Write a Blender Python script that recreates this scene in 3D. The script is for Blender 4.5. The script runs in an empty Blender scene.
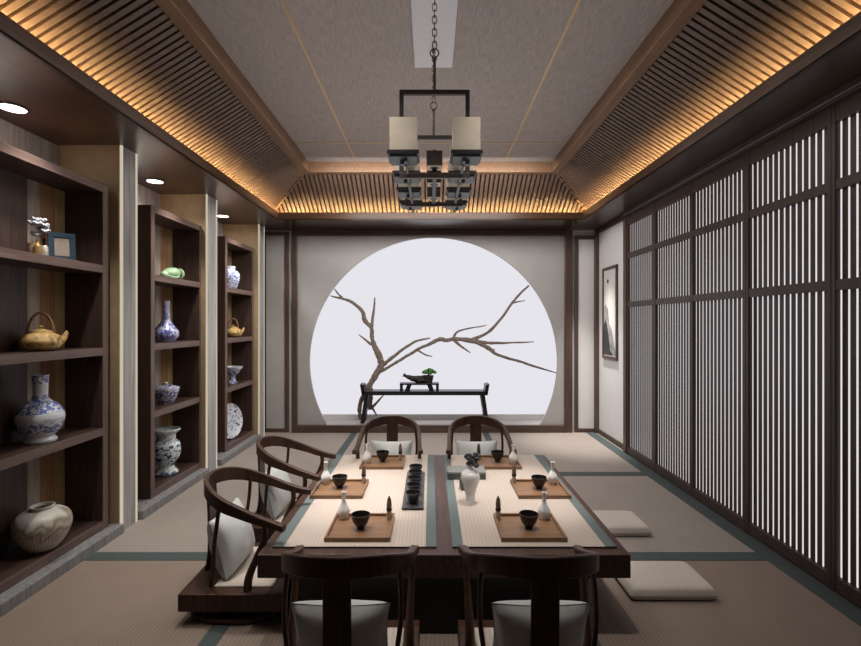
import bpy, math, random
from mathutils import Vector, Matrix, noise
random.seed(7)
R = math.radians
SC = bpy.context.scene
COL = SC.collection
K = 480.0 / 650.0            # plan scale used when converting sight-line depths


def D(d):
    return d * K


# ------------------------------------------------------------------ materials
def new_mat(name):
    m = bpy.data.materials.new(name)
    m.use_nodes = True
    nt = m.node_tree
    b = nt.nodes.get('Principled BSDF')
    return m, nt, b


def N(nt, t, **kw):
    n = nt.nodes.new(t)
    for k, v in kw.items():
        setattr(n, k, v)
    return n


def ramp(nt, stops, interp='LINEAR'):
    r = N(nt, 'ShaderNodeValToRGB')
    r.color_ramp.interpolation = interp
    el = r.color_ramp.elements
    while len(el) < len(stops):
        el.new(0.5)
    for e, (p, c) in zip(el, stops):
        e.position = p
        e.color = (c[0], c[1], c[2], 1)
    return r


def plain(name, col, rough=0.5, metal=0.0, var=0.12, scale=30, spec=0.5, bump=0.0):
    m, nt, b = new_mat(name)
    tc = N(nt, 'ShaderNodeTexCoord')
    nz = N(nt, 'ShaderNodeTexNoise')
    nz.inputs['Scale'].default_value = scale
    nz.inputs['Detail'].default_value = 4
    nt.links.new(tc.outputs['Object'], nz.inputs['Vector'])
    lo = [c * (1 - var) for c in col]
    hi = [min(1, c * (1 + var)) for c in col]
    r = ramp(nt, [(0.3, lo), (0.7, hi)])
    nt.links.new(nz.outputs['Fac'], r.inputs['Fac'])
    nt.links.new(r.outputs['Color'], b.inputs['Base Color'])
    b.inputs['Roughness'].default_value = rough
    b.inputs['Metallic'].default_value = metal
    b.inputs['Specular IOR Level'].default_value = spec
    if bump:
        bp = N(nt, 'ShaderNodeBump')
        bp.inputs['Strength'].default_value = bump
        bp.inputs['Distance'].default_value = 0.004
        nt.links.new(nz.outputs['Fac'], bp.inputs['Height'])
        nt.links.new(bp.outputs['Normal'], b.inputs['Normal'])
    return m


def wood(name, c1, c2, axis='x', rough=0.4, fine=60.0, spec=0.5, contrast=(0.32, 0.68)):
    m, nt, b = new_mat(name)
    tc = N(nt, 'ShaderNodeTexCoord')
    mp = N(nt, 'ShaderNodeMapping')
    s = [fine, fine, fine]
    s['xyz'.index(axis)] = fine * 0.05
    mp.inputs['Scale'].default_value = s
    nt.links.new(tc.outputs['Object'], mp.inputs['Vector'])
    nz = N(nt, 'ShaderNodeTexNoise')
    nz.inputs['Scale'].default_value = 1.0
    nz.inputs['Detail'].default_value = 6
    nz.inputs['Distortion'].default_value = 0.6
    nt.links.new(mp.outputs['Vector'], nz.inputs['Vector'])
    r = ramp(nt, [(contrast[0], c1), (contrast[1], c2)])
    nt.links.new(nz.outputs['Fac'], r.inputs['Fac'])
    nt.links.new(r.outputs['Color'], b.inputs['Base Color'])
    b.inputs['Roughness'].default_value = rough
    b.inputs['Specular IOR Level'].default_value = spec
    bp = N(nt, 'ShaderNodeBump')
    bp.inputs['Strength'].default_value = 0.12
    bp.inputs['Distance'].default_value = 0.002
    nt.links.new(nz.outputs['Fac'], bp.inputs['Height'])
    nt.links.new(bp.outputs['Normal'], b.inputs['Normal'])
    return m


def woven(name, c1, c2, period=0.02, axis='x', rough=0.75, bump=0.35, cross=0.35):
    """ribbed woven rush: ribs repeat along `axis`"""
    m, nt, b = new_mat(name)
    tc = N(nt, 'ShaderNodeTexCoord')
    w = N(nt, 'ShaderNodeTexWave', wave_type='BANDS', bands_direction=axis.upper())
    w.inputs['Scale'].default_value = 0.314 / period
    w.inputs['Distortion'].default_value = 0.25
    w.inputs['Detail'].default_value = 1
    w.inputs['Detail Scale'].default_value = 3
    nt.links.new(tc.outputs['Object'], w.inputs['Vector'])
    nz = N(nt, 'ShaderNodeTexNoise')
    nz.inputs['Scale'].default_value = 6
    nz.inputs['Detail'].default_value = 8
    nt.links.new(tc.outputs['Object'], nz.inputs['Vector'])
    mx = N(nt, 'ShaderNodeMix', data_type='FLOAT')
    mx.inputs[0].default_value = cross
    nt.links.new(w.outputs['Fac'], mx.inputs[2])
    nt.links.new(nz.outputs['Fac'], mx.inputs[3])
    r = ramp(nt, [(0.1, c1), (0.9, c2)])
    nt.links.new(mx.outputs[0], r.inputs['Fac'])
    nt.links.new(r.outputs['Color'], b.inputs['Base Color'])
    b.inputs['Roughness'].default_value = rough
    b.inputs['Specular IOR Level'].default_value = 0.35
    bp = N(nt, 'ShaderNodeBump')
    bp.inputs['Strength'].default_value = bump
    bp.inputs['Distance'].default_value = 0.003
    nt.links.new(w.outputs['Fac'], bp.inputs['Height'])
    nt.links.new(bp.outputs['Normal'], b.inputs['Normal'])
    return m


def emit(name, col, strength):
    m, nt, b = new_mat(name)
    nt.nodes.remove(b)
    e = N(nt, 'ShaderNodeEmission')
    e.inputs['Color'].default_value = (*col, 1)
    e.inputs['Strength'].default_value = strength
    nt.links.new(e.outputs[0], nt.nodes['Material Output'].inputs['Surface'])
    return m


def porcelain(name, bands, scale=22.0, thr=0.5, blue=(0.04, 0.095, 0.40), white=(0.78, 0.81, 0.86)):
    """white glaze with brushed cobalt motifs; bands = [(z01, blue amount)] along the height"""
    m, nt, b = new_mat(name)
    tc = N(nt, 'ShaderNodeTexCoord')
    sep = N(nt, 'ShaderNodeSeparateXYZ')
    nt.links.new(tc.outputs['Generated'], sep.inputs[0])
    band = ramp(nt, [(p, (v, v, v)) for p, v in bands], 'CONSTANT')
    nt.links.new(sep.outputs['Z'], band.inputs['Fac'])
    nz = N(nt, 'ShaderNodeTexNoise')
    nz.inputs['Scale'].default_value = scale
    nz.inputs['Detail'].default_value = 3
    nz.inputs['Distortion'].default_value = 1.2
    nt.links.new(tc.outputs['Object'], nz.inputs['Vector'])
    vo = N(nt, 'ShaderNodeTexVoronoi')
    vo.inputs['Scale'].default_value = scale * 1.3
    nt.links.new(tc.outputs['Object'], vo.inputs['Vector'])
    rr = ramp(nt, [(thr - 0.04, (0, 0, 0)), (thr + 0.04, (1, 1, 1))])
    nt.links.new(nz.outputs['Fac'], rr.inputs['Fac'])
    rv = ramp(nt, [(0.22, (1, 1, 1)), (0.32, (0, 0, 0))])
    nt.links.new(vo.outputs['Distance'], rv.inputs['Fac'])
    mx = N(nt, 'ShaderNodeMath', operation='MAXIMUM')
    nt.links.new(rr.outputs['Color'], mx.inputs[0])
    nt.links.new(rv.outputs['Color'], mx.inputs[1])
    mu = N(nt, 'ShaderNodeMath', operation='MULTIPLY')
    nt.links.new(mx.outputs[0], mu.inputs[0])
    nt.links.new(band.outputs['Color'], mu.inputs[1])
    mc = N(nt, 'ShaderNodeMix', data_type='RGBA')
    mc.inputs[6].default_value = (*white, 1)
    mc.inputs[7].default_value = (*blue, 1)
    nt.links.new(mu.outputs[0], mc.inputs[0])
    nt.links.new(mc.outputs[2], b.inputs['Base Color'])
    b.inputs['Roughness'].default_value = 0.18
    return m


MAT = {}
MAT['walnut_x'] = wood('walnut_x', (0.040, 0.021, 0.015), (0.085, 0.048, 0.035), 'x', 0.35)
MAT['walnut_y'] = wood('walnut_y', (0.040, 0.021, 0.015), (0.085, 0.048, 0.035), 'y', 0.32)
MAT['walnut_z'] = wood('walnut_z', (0.040, 0.021, 0.015), (0.085, 0.048, 0.035), 'z', 0.4)
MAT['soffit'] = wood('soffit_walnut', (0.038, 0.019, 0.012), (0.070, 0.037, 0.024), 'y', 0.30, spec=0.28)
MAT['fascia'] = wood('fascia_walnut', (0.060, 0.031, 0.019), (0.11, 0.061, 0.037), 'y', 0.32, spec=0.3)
MAT['tray_trim'] = wood('cove_trim_oak', (0.17, 0.095, 0.055), (0.25, 0.145, 0.085), 'y', 0.45)
MAT['slat'] = wood('cove_slat_wood', (0.085, 0.05, 0.034), (0.15, 0.093, 0.064), 'x', 0.55)
MAT['slat_back'] = plain('cove_backing_black', (0.012, 0.009, 0.008), 0.8)
MAT['lattice'] = wood('lattice_wood', (0.036, 0.022, 0.018), (0.066, 0.042, 0.034), 'z', 0.45)
MAT['shelf_edge'] = wood('shelf_frame_wood', (0.11, 0.068, 0.057), (0.185, 0.122, 0.104), 'y', 0.45)
MAT['shelf_edge_z'] = wood('shelf_upright_wood', (0.11, 0.068, 0.057), (0.185, 0.122, 0.104), 'z', 0.45)
MAT['shelf_dark'] = wood('shelf_side_wood', (0.040, 0.022, 0.017), (0.080, 0.046, 0.036), 'z', 0.45)
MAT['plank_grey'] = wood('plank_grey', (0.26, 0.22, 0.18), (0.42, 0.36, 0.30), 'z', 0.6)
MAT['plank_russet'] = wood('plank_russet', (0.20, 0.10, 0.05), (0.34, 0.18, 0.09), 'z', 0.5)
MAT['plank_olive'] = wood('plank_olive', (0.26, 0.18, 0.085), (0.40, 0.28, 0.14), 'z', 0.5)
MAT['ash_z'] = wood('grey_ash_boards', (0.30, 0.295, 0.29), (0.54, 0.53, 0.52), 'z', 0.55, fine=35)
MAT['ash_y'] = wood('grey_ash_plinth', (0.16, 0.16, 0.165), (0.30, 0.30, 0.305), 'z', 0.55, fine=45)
MAT['olive'] = plain('olive_wall_cloth', (0.38, 0.275, 0.155), 0.7, var=0.1, scale=14)
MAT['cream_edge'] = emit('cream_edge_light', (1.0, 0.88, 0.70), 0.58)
MAT['ceiling'] = wood('ceiling_grasscloth', (0.29, 0.255, 0.245), (0.46, 0.41, 0.39), 'y', 0.75, fine=240)
MAT['brass'] = plain('brass_seam', (0.62, 0.46, 0.25), 0.35, 0.6, var=0.05)
MAT['board'] = plain('grey_wall_board', (0.40, 0.385, 0.38), 0.7, var=0.03, scale=8)
MAT['white_board'] = plain('white_wall_board', (0.70, 0.69, 0.69), 0.6, var=0.02, scale=8)
MAT['frame_wood'] = wood('wall_frame_wood', (0.055, 0.033, 0.024), (0.105, 0.066, 0.049), 'z', 0.4)
MAT['frame_wood_x'] = wood('wall_frame_wood_x', (0.055, 0.033, 0.024), (0.105, 0.066, 0.049), 'x', 0.4)
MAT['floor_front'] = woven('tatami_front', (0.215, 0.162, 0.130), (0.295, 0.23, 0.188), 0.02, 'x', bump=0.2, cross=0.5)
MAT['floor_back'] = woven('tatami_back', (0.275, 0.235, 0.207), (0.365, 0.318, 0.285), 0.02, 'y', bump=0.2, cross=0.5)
MAT['band'] = plain('tatami_border_slate', (0.060, 0.080, 0.080), 0.8, var=0.25, scale=120)
MAT['mat'] = woven('runner_weave', (0.44, 0.37, 0.32), (0.52, 0.445, 0.39), 0.018, 'x', bump=0.12, cross=0.4)
MAT['mat_band'] = plain('runner_border_slate', (0.115, 0.145, 0.145), 0.8, var=0.2, scale=150)
MAT['table'] = wood('table_walnut', (0.046, 0.022, 0.016), (0.085, 0.045, 0.034), 'y', 0.40, spec=0.35)
MAT['black_wood'] = plain('black_stained_wood', (0.006, 0.005, 0.005), 0.6)
MAT['chair'] = wood('chair_walnut', (0.040, 0.017, 0.010), (0.075, 0.035, 0.022), 'z', 0.40, spec=0.3)
MAT['pillow'] = woven('pillow_linen', (0.60, 0.62, 0.61), (0.70, 0.72, 0.71), 0.004, 'x', 0.9, 0.1, 0.6)
MAT['piping'] = plain('pillow_piping', (0.22, 0.22, 0.22), 0.8)
MAT['pad'] = woven('seat_pad_rush', (0.55, 0.48, 0.42), (0.66, 0.58, 0.51), 0.02, 'x', 0.85, 0.2)
MAT['zabuton'] = plain('zabuton_cotton', (0.58, 0.51, 0.455), 0.9, var=0.04, scale=60, bump=0.05)
MAT['tray'] = wood('tray_cherry', (0.19, 0.098, 0.048), (0.29, 0.16, 0.083), 'x', 0.4)
MAT['bowl'] = plain('tenmoku_glaze', (0.018, 0.014, 0.011), 0.25, var=0.5, scale=40)
MAT['cup'] = plain('black_cup_glaze', (0.012, 0.011, 0.012), 0.3, var=0.3)
MAT['white_glaze'] = plain('white_porcelain', (0.80, 0.79, 0.78), 0.2, var=0.02)
MAT['bamboo_dark'] = plain('smoked_bamboo', (0.13, 0.08, 0.05), 0.5, var=0.3, scale=60)
MAT['bamboo_pale'] = plain('pale_bamboo', (0.42, 0.33, 0.24), 0.6, var=0.2, scale=80)
MAT['slate'] = plain('dark_slate', (0.06, 0.055, 0.06), 0.4, var=0.2)
MAT['grey_box'] = plain('grey_green_lacquer', (0.20, 0.21, 0.195), 0.45, var=0.08)
MAT['grey_box_side'] = plain('dark_grey_lacquer', (0.085, 0.09, 0.085), 0.45, var=0.08)
MAT['petal_dark'] = plain('smoky_petals', (0.07, 0.07, 0.08), 0.7, var=0.4)
MAT['petal_pale'] = plain('pale_petals', (0.50, 0.52, 0.58), 0.7, var=0.25, scale=50)
MAT['black_lacquer'] = plain('black_lacquer', (0.010, 0.010, 0.012), 0.3, var=0.2)
MAT['bark'] = plain('branch_bark', (0.20, 0.155, 0.13), 0.8, var=0.3, scale=40)
MAT['bonsai_bark'] = plain('bonsai_bark', (0.022, 0.017, 0.014), 0.8, var=0.4, scale=50)
MAT['leaf'] = plain('bonsai_leaf', (0.045, 0.16, 0.03), 0.7, var=0.4, scale=120)
MAT['iron'] = plain('blackened_iron', (0.007, 0.006, 0.006), 0.5, 0.0, var=0.2)
MAT['iron_brown'] = plain('bronzed_iron', (0.028, 0.018, 0.015), 0.5, 0.0, var=0.2)
MAT['iron_blue'] = plain('blue_grey_iron', (0.022, 0.031, 0.038), 0.5, 0.0, var=0.2)
MAT['chain'] = plain('aged_chain', (0.10, 0.08, 0.06), 0.4, 0.2, var=0.3)
MAT['shade'] = plain('parchment_shade', (0.62, 0.55, 0.44), 0.8, var=0.05, scale=20)
MAT['canopy'] = plain('white_canopy', (0.74, 0.74, 0.80), 0.6, var=0.02)
MAT['teal'] = plain('teal_frame_paint', (0.003, 0.030, 0.055), 0.7, var=0.15)
MAT['photo'] = plain('faded_print', (0.30, 0.24, 0.20), 0.6, var=0.3, scale=10)
MAT['gold'] = plain('old_gold', (0.42, 0.28, 0.12), 0.35, 0.6, var=0.3)
MAT['pewter'] = plain('pewter', (0.55, 0.50, 0.45), 0.35, 0.5, var=0.2)
MAT['celadon'] = plain('celadon_glaze', (0.33, 0.48, 0.30), 0.2, var=0.25, scale=14)
MAT['wicker'] = plain('rough_ochre_clay', (0.52, 0.34, 0.13), 0.55, var=0.6, scale=35, bump=0.8)
MAT['handle'] = plain('cane_handle', (0.24, 0.13, 0.06), 0.5, var=0.3, scale=60)
MAT['stone'] = plain('grey_tile', (0.3, 0.3, 0.31), 0.5)
MAT['glow'] = emit('backlit_panel', (0.95, 0.93, 1.0), 0.84)
MAT['paper'] = emit('backlit_paper', (1.0, 0.965, 0.98), 0.82)
MAT['led'] = emit('warm_led', (1.0, 0.66, 0.28), 120.0)
MAT['lens'] = emit('lamp_lens', (1.0, 0.97, 0.92), 6.0)
MAT['scroll_paper'] = plain('scroll_paper', (0.66, 0.65, 0.63), 0.8, var=0.04, scale=5)
MAT['ink_black'] = plain('ink_black', (0.03, 0.03, 0.033), 0.8, var=0.5, scale=9)
MAT['ink_grey'] = plain('ink_grey', (0.28, 0.28, 0.28), 0.8, var=0.4, scale=9)
MAT['bw_a'] = porcelain('blue_white_cloud', [(0, 0), (0.15, 0.85), (0.3, 0.35), (0.36, 0.0), (0.44, 0.9), (0.64, 0.8), (0.70, 0.1), (0.87, 0.9)], 40)
MAT['bw_b'] = porcelain('blue_white_bottle', [(0, 0.4), (0.05, 0.9), (0.5, 0.55), (0.9, 0.3)], 26, 0.47, blue=(0.07, 0.085, 0.42), white=(0.66, 0.68, 0.86))
MAT['bw_c'] = porcelain('blue_white_scroll', [(0, 0.8), (0.35, 0.95), (0.85, 0.6), (0.93, 0.1)], 40, 0.5)
MAT['bw_d'] = porcelain('blue_white_floral', [(0, 0.9), (0.1, 0.3), (0.2, 1), (0.66, 0.2), (0.7, 0.8), (0.8, 0.5), (0.93, 0.3)], 28, 0.52, blue=(0.02, 0.085, 0.20), white=(0.76, 0.83, 0.83))
MAT['bw_e'] = porcelain('blue_white_plate', [(0, 1)], 22, 0.6, blue=(0.03, 0.06, 0.25))


def jar_mat():
    m, nt, b = new_mat('crackled_buff_glaze')
    tc = N(nt, 'ShaderNodeTexCoord')
    sep = N(nt, 'ShaderNodeSeparateXYZ')
    nt.links.new(tc.outputs['Generated'], sep.inputs[0])
    nz = N(nt, 'ShaderNodeTexNoise')
    nz.inputs['Scale'].default_value = 5
    nz.inputs['Distortion'].default_value = 1.5
    nt.links.new(tc.outputs['Object'], nz.inputs['Vector'])
    ad = N(nt, 'ShaderNodeMath', operation='ADD')
    nt.links.new(sep.outputs['Z'], ad.inputs[0])
    nt.links.new(nz.outputs['Fac'], ad.inputs[1])
    sw = ramp(nt, [(0.0, (0.50, 0.44, 0.37)), (0.46, (0.55, 0.49, 0.42)), (0.50, (0.28, 0.22, 0.15)), (0.56, (0.58, 0.53, 0.46)), (0.62, (0.30, 0.24, 0.17)), (0.68, (0.60, 0.57, 0.52))])
    hf = N(nt, 'ShaderNodeMath', operation='MULTIPLY')
    hf.inputs[1].default_value = 0.55
    nt.links.new(ad.outputs[0], hf.inputs[0])
    nt.links.new(hf.outputs[0], sw.inputs['Fac'])
    # fine dark vertical ribs on the lower half
    gm = N(nt, 'ShaderNodeTexGradient', gradient_type='RADIAL')
    nt.links.new(tc.outputs['Object'], gm.inputs[0])
    ml = N(nt, 'ShaderNodeMath', operation='MULTIPLY')
    ml.inputs[1].default_value = 46
    nt.links.new(gm.outputs['Fac'], ml.inputs[0])
    fr = N(nt, 'ShaderNodeMath', operation='FRACT')
    nt.links.new(ml.outputs[0], fr.inputs[0])
    lt = N(nt, 'ShaderNodeMath', operation='LESS_THAN')
    lt.inputs[1].default_value = 0.14
    nt.links.new(fr.outputs[0], lt.inputs[0])
    zm = ramp(nt, [(0, (1, 1, 1)), (0.42, (1, 1, 1)), (0.5, (0, 0, 0))])
    nt.links.new(sep.outputs['Z'], zm.inputs['Fac'])
    mm = N(nt, 'ShaderNodeMath', operation='MULTIPLY')
    nt.links.new(lt.outputs[0], mm.inputs[0])
    nt.links.new(zm.outputs['Color'], mm.inputs[1])
    mc = N(nt, 'ShaderNodeMix', data_type='RGBA')
    nt.links.new(mm.outputs[0], mc.inputs[0])
    nt.links.new(sw.outputs['Color'], mc.inputs[6])
    mc.inputs[7].default_value = (0.10, 0.075, 0.055, 1)
    nt.links.new(mc.outputs[2], b.inputs['Base Color'])
    b.inputs['Roughness'].default_value = 0.35
    return m


MAT['buff_jar'] = jar_mat()


# ------------------------------------------------------------------ mesh tools
class MB:
    def __init__(self):
        self.v = []
        self.f = []
        self.mi = []

    def face(self, idx, m=0):
        self.f.append(tuple(idx))
        self.mi.append(m)

    def box(self, x0, x1, y0, y1, z0, z1, m=0):
        b = len(self.v)
        self.v += [(x0, y0, z0), (x1, y0, z0), (x1, y1, z0), (x0, y1, z0), (x0, y0, z1), (x1, y0, z1), (x1, y1, z1), (x0, y1, z1)]
        for q in ((0, 3, 2, 1), (4, 5, 6, 7), (0, 1, 5, 4), (1, 2, 6, 5), (2, 3, 7, 6), (3, 0, 4, 7)):
            self.face([b + i for i in q], m)
        return self

    def hexa(self, pts, m=0):
        """8 points, bottom loop (ccw from above) then top loop"""
        b = len(self.v)
        self.v += [tuple(p) for p in pts]
        for q in ((0, 3, 2, 1), (4, 5, 6, 7), (0, 1, 5, 4), (1, 2, 6, 5), (2, 3, 7, 6), (3, 0, 4, 7)):
            self.face([b + i for i in q], m)
        return self

    def lathe(self, prof, n=32, c=(0, 0, 0), m=0, sx=1.0, sy=1.0):
        """closed or open profile [(r,z)...]; r=0 ends are capped by a pole"""
        b = len(self.v)
        rings = []
        for r, z in prof:
            if r < 1e-6:
                self.v.append((c[0], c[1], c[2] + z))
                rings.append([len(self.v) - 1])
            else:
                s = len(self.v)
                for i in range(n):
                    a = 2 * math.pi * i / n
                    self.v.append((c[0] + r * math.cos(a) * sx, c[1] + r * math.sin(a) * sy, c[2] + z))
                rings.append(list(range(s, s + n)))
        for A, B in zip(rings, rings[1:]):
            for i in range(n):
                j = (i + 1) % n
                if len(A) == 1 and len(B) == 1:
                    continue
                if len(A) == 1:
                    self.face((A[0], B[j], B[i]), m)
                elif len(B) == 1:
                    self.face((A[i], A[j], B[0]), m)
                else:
                    self.face((A[i], A[j], B[j], B[i]), m)
        return self

    def tube(self, pts, rad, n=10, m=0, flat=(1, 1, 1), closed=False):
        pts = [Vector(p) for p in pts]
        if not hasattr(rad, '__len__'):
            rad = [rad] * len(pts)
        L = len(pts)
        prev = None
        rings = []
        for i, p in enumerate(pts):
            if closed:
                t = pts[(i + 1) % L] - pts[i - 1]
            else:
                t = pts[min(i + 1, L - 1)] - pts[max(i - 1, 0)]
            t.normalize()
            if prev is None:
                a = Vector((0, 0, 1)) if abs(t.z) < 0.9 else Vector((1, 0, 0))
                u = t.cross(a).normalized()
            else:
                u = (prev - t * prev.dot(t)).normalized()
            w = t.cross(u)
            prev = u
            s = len(self.v)
            for k in range(n):
                a = 2 * math.pi * k / n
                o = (u * math.cos(a) + w * math.sin(a)) * rad[i]
                self.v.append((p.x + o.x * flat[0], p.y + o.y * flat[1], p.z + o.z * flat[2]))
            rings.append(list(range(s, s + n)))
        seq = list(zip(rings, rings[1:]))
        if closed:
            seq.append((rings[-1], rings[0]))
        for A, B in seq:
            for k in range(n):
                j = (k + 1) % n
                self.face((A[k], A[j], B[j], B[k]), m)
        if not closed:
            self.face(list(reversed(rings[0])), m)
            self.face(rings[-1], m)
        return self

    def band(self, pts, hs, ts, m=0):
        """strip standing upright along a path: heights hs, thicknesses ts"""
        pts = [Vector(p) for p in pts]
        L = len(pts)
        rings = []
        for i, p in enumerate(pts):
            t = pts[min(i + 1, L - 1)] - pts[max(i - 1, 0)]
            t.z = 0
            t.normalize()
            s = Vector((t.y, -t.x, 0))
            h, th = hs[i] / 2, ts[i] / 2
            b = len(self.v)
            for a, c in ((-1, -1), (1, -1), (1, 1), (-1, 1)):
                q = p + s * (a * th)
                self.v.append((q.x, q.y, q.z + c * h))
            rings.append([b, b + 1, b + 2, b + 3])
        for A, B in zip(rings, rings[1:]):
            for k in range(4):
                j = (k + 1) % 4
                self.face((A[k], A[j], B[j], B[k]), m)
        self.face(list(reversed(rings[0])), m)
        self.face(rings[-1], m)
        return self

    def strip(self, pts, wdir, w, t, m=0):
        """flat board following pts (path), width w along wdir, thickness t"""
        pts = [Vector(p) for p in pts]
        wd = Vector(wdir).normalized()
        L = len(pts)
        rings = []
        for i, p in enumerate(pts):
            tg = (pts[min(i + 1, L - 1)] - pts[max(i - 1, 0)]).normalized()
            nrm = tg.cross(wd).normalized()
            b = len(self.v)
            for a, c in ((-1, -1), (1, -1), (1, 1), (-1, 1)):
                self.v.append(tuple(p + wd * (a * w / 2) + nrm * (c * t / 2)))
            rings.append([b, b + 1, b + 2, b + 3])
        for A, B in zip(rings, rings[1:]):
            for k in range(4):
                j = (k + 1) % 4
                self.face((A[k], A[j], B[j], B[k]), m)
        self.face(list(reversed(rings[0])), m)
        self.face(rings[-1], m)
        return self

    def ball(self, c, r, n=12, sc=(1, 1, 1), jit=0.0, m=0):
        prof_n = max(5, n // 2)
        b = len(self.v)
        prof = []
        for i in range(prof_n + 1):
            a = -math.pi / 2 + math.pi * i / prof_n
            prof.append((max(0.0, math.cos(a)) * r if 0 < i < prof_n else 0.0, math.sin(a) * r))
        self.lathe(prof, n, (0, 0, 0), m)
        for i in range(b, len(self.v)):
            x, y, z = self.v[i]
            k = 1 + (jit * noise.noise(Vector((x, y, z)) * (2.2 / r) + Vector(c) * 31) if jit else 0)
            self.v[i] = (c[0] + x * k * sc[0], c[1] + y * k * sc[1], c[2] + z * k * sc[2])
        return self

    def xf(self, M, start=0):
        for i in range(start, len(self.v)):
            self.v[i] = tuple(M @ Vector(self.v[i]))
        return self


def obj(name, mb, mats, parent=None, smooth=False, bevel=0.0, loc=None, segs=2):
    me = bpy.data.meshes.new(name)
    me.from_pydata(mb.v, [], mb.f)
    if not isinstance(mats, (list, tuple)):
        mats = [mats]
    for m in mats:
        me.materials.append(MAT[m] if isinstance(m, str) else m)
    me.polygons.foreach_set('material_index', mb.mi)
    me.update()
    bm_fix(me)
    if smooth:
        me.polygons.foreach_set('use_smooth', [True] * len(me.polygons))
        try:
            me.set_sharp_from_angle(angle=R(50))
        except Exception:
            pass
    o = bpy.data.objects.new(name, me)
    COL.objects.link(o)
    if parent is not None:
        o.parent = parent
    if loc is not None:
        o.location = loc
    if bevel:
        bv = o.modifiers.new('bevel', 'BEVEL')
        bv.width = bevel
        bv.segments = segs
        bv.limit_method = 'ANGLE'
        bv.angle_limit = R(40)
    return o


def bm_fix(me):
    import bmesh
    bm = bmesh.new()
    bm.from_mesh(me)
    bmesh.ops.recalc_face_normals(bm, faces=bm.faces)
    bm.to_mesh(me)
    bm.free()


def tag(o, label, cat, group=None, kind=None):
    o['label'] = label
    o['category'] = cat
    if group:
        o['group'] = group
    if kind:
        o['kind'] = kind
    return o


def thing(name, label, cat, loc=(0, 0, 0), rot=0.0, group=None):
    o = bpy.data.objects.new(name, None)
    o.empty_display_size = 0.05
    COL.objects.link(o)
    o.location = loc
    o.rotation_euler = (0, 0, rot)
    return tag(o, label, cat, group)


def dup(root, loc, rot, label, parent=None):
    r = root.copy()
    COL.objects.link(r)
    r.location = loc
    r.rotation_euler = (root.rotation_euler[0], root.rotation_euler[1], rot)
    r['label'] = label
    for ch in list(root.children):
        c = ch.copy()
        COL.objects.link(c)
        c.parent = r
        for g in list(ch.children):
            d = g.copy()
            COL.objects.link(d)
            d.parent = c
    return r


def struct(name, mb, mats, parent=None, bevel=0.0, smooth=False):
    o = obj(name, mb, mats, parent, smooth, bevel)
    if parent is None:
        o['kind'] = 'structure'
    return o


TRIM = [0]


def trim(mb, mats, bevel=0.0):
    TRIM[0] += 1
    return struct('trim_%d' % TRIM[0], mb, mats, None, bevel)


def catmull(pts, n=6):
    P = [Vector(p) for p in pts]
    out = []
    for i in range(len(P) - 1):
        p0, p1, p2, p3 = P[max(i - 1, 0)], P[i], P[i + 1], P[min(i + 2, len(P) - 1)]
        for k in range(n):
            t = k / n
            out.append(0.5 * ((2 * p1) + (-p0 + p2) * t + (2 * p0 - 5 * p1 + 4 * p2 - p3) * t * t + (-p0 + 3 * p1 - 3 * p2 + p3) * t ** 3))
    out.append(P[-1])
    return out


def lerp_list(vals, n):
    out = []
    for i in range(len(vals) - 1):
        for k in range(n):
            out.append(vals[i] + (vals[i + 1] - vals[i]) * k / n)
    out.append(vals[-1])
    return out


# ------------------------------------------------------------------ room shell
YB = 6.166          # face of the back wall
YR = -1.25          # wall behind the camera
ZS = 2.59           # underside of the timber soffits
ZC = 3.10           # ceiling

fl = MB()
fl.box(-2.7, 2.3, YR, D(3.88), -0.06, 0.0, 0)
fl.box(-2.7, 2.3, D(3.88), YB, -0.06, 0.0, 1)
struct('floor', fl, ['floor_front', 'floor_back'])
# slate-coloured tatami borders
for x0, x1, y0, y1 in ((-1.01, -0.93, YR, YB), (0.66, 0.74, YR, YB), (1.985, 2.10, YR, YB),
                       (-2.04, -1.01, D(3.83), D(3.965)), (0.74, 1.985, D(3.83), D(3.965)), (0.74, 1.985, D(5.95), D(6.1))):
    trim(MB().box(x0, x1, y0, y1, -0.002, 0.003), 'band')

# ceiling field inside the tray
XT, YT, ZT = 1.367, 5.147, 2.991     # lower inner edge of the slatted slope
XF, YF, ZF = 1.76, 5.54, 2.678       # top edge of the fascia
TW = 0.085
cl = MB().box(-XT - 0.02, XT + 0.02, YR, YT + 0.02, ZC, ZC + 0.05)
struct('ceiling', cl, 'ceiling')
for x in (-0.783, 0.783):
    trim(MB().box(x - 0.008, x + 0.008, YR, YT - TW, ZC - 0.003, ZC + 0.01), 'brass')
for y in (4.53, 1.2):
    trim(MB().box(-XT + TW, XT - TW, y - 0.007, y + 0.007, ZC - 0.0025, ZC + 0.01), 'brass')
for s in (-1, 1):
    a, b = sorted((s * XT, s * (XT - TW)))
    trim(MB().box(a, b, YR, YT, ZT, ZC + 0.05), 'tray_trim', 0.004)
trim(MB().box(-XT + TW, XT - TW, YT - TW, YT, ZT, ZC + 0.05), 'tray_trim', 0.004)

# slatted sloping cove: dark backing and slats running up the slope
SX = XF - XT
SZ = ZT - ZF
EX = 1.93 - XT                        # slope continues down behind the fascia, leaving a trough
EZ = ZT - 2.64
SX, SZ = EX, EZ


def slope_pt(s, off=0.0):
    """point on slope cross-section: s 0 top .. 1 bottom; off = lift towards the room"""
    n = Vector((-SZ, -SX)).normalized()   # (x, z) towards the room
    return XT + EX * s + n.x * off, ZT - EZ * s + n.y * off


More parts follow.
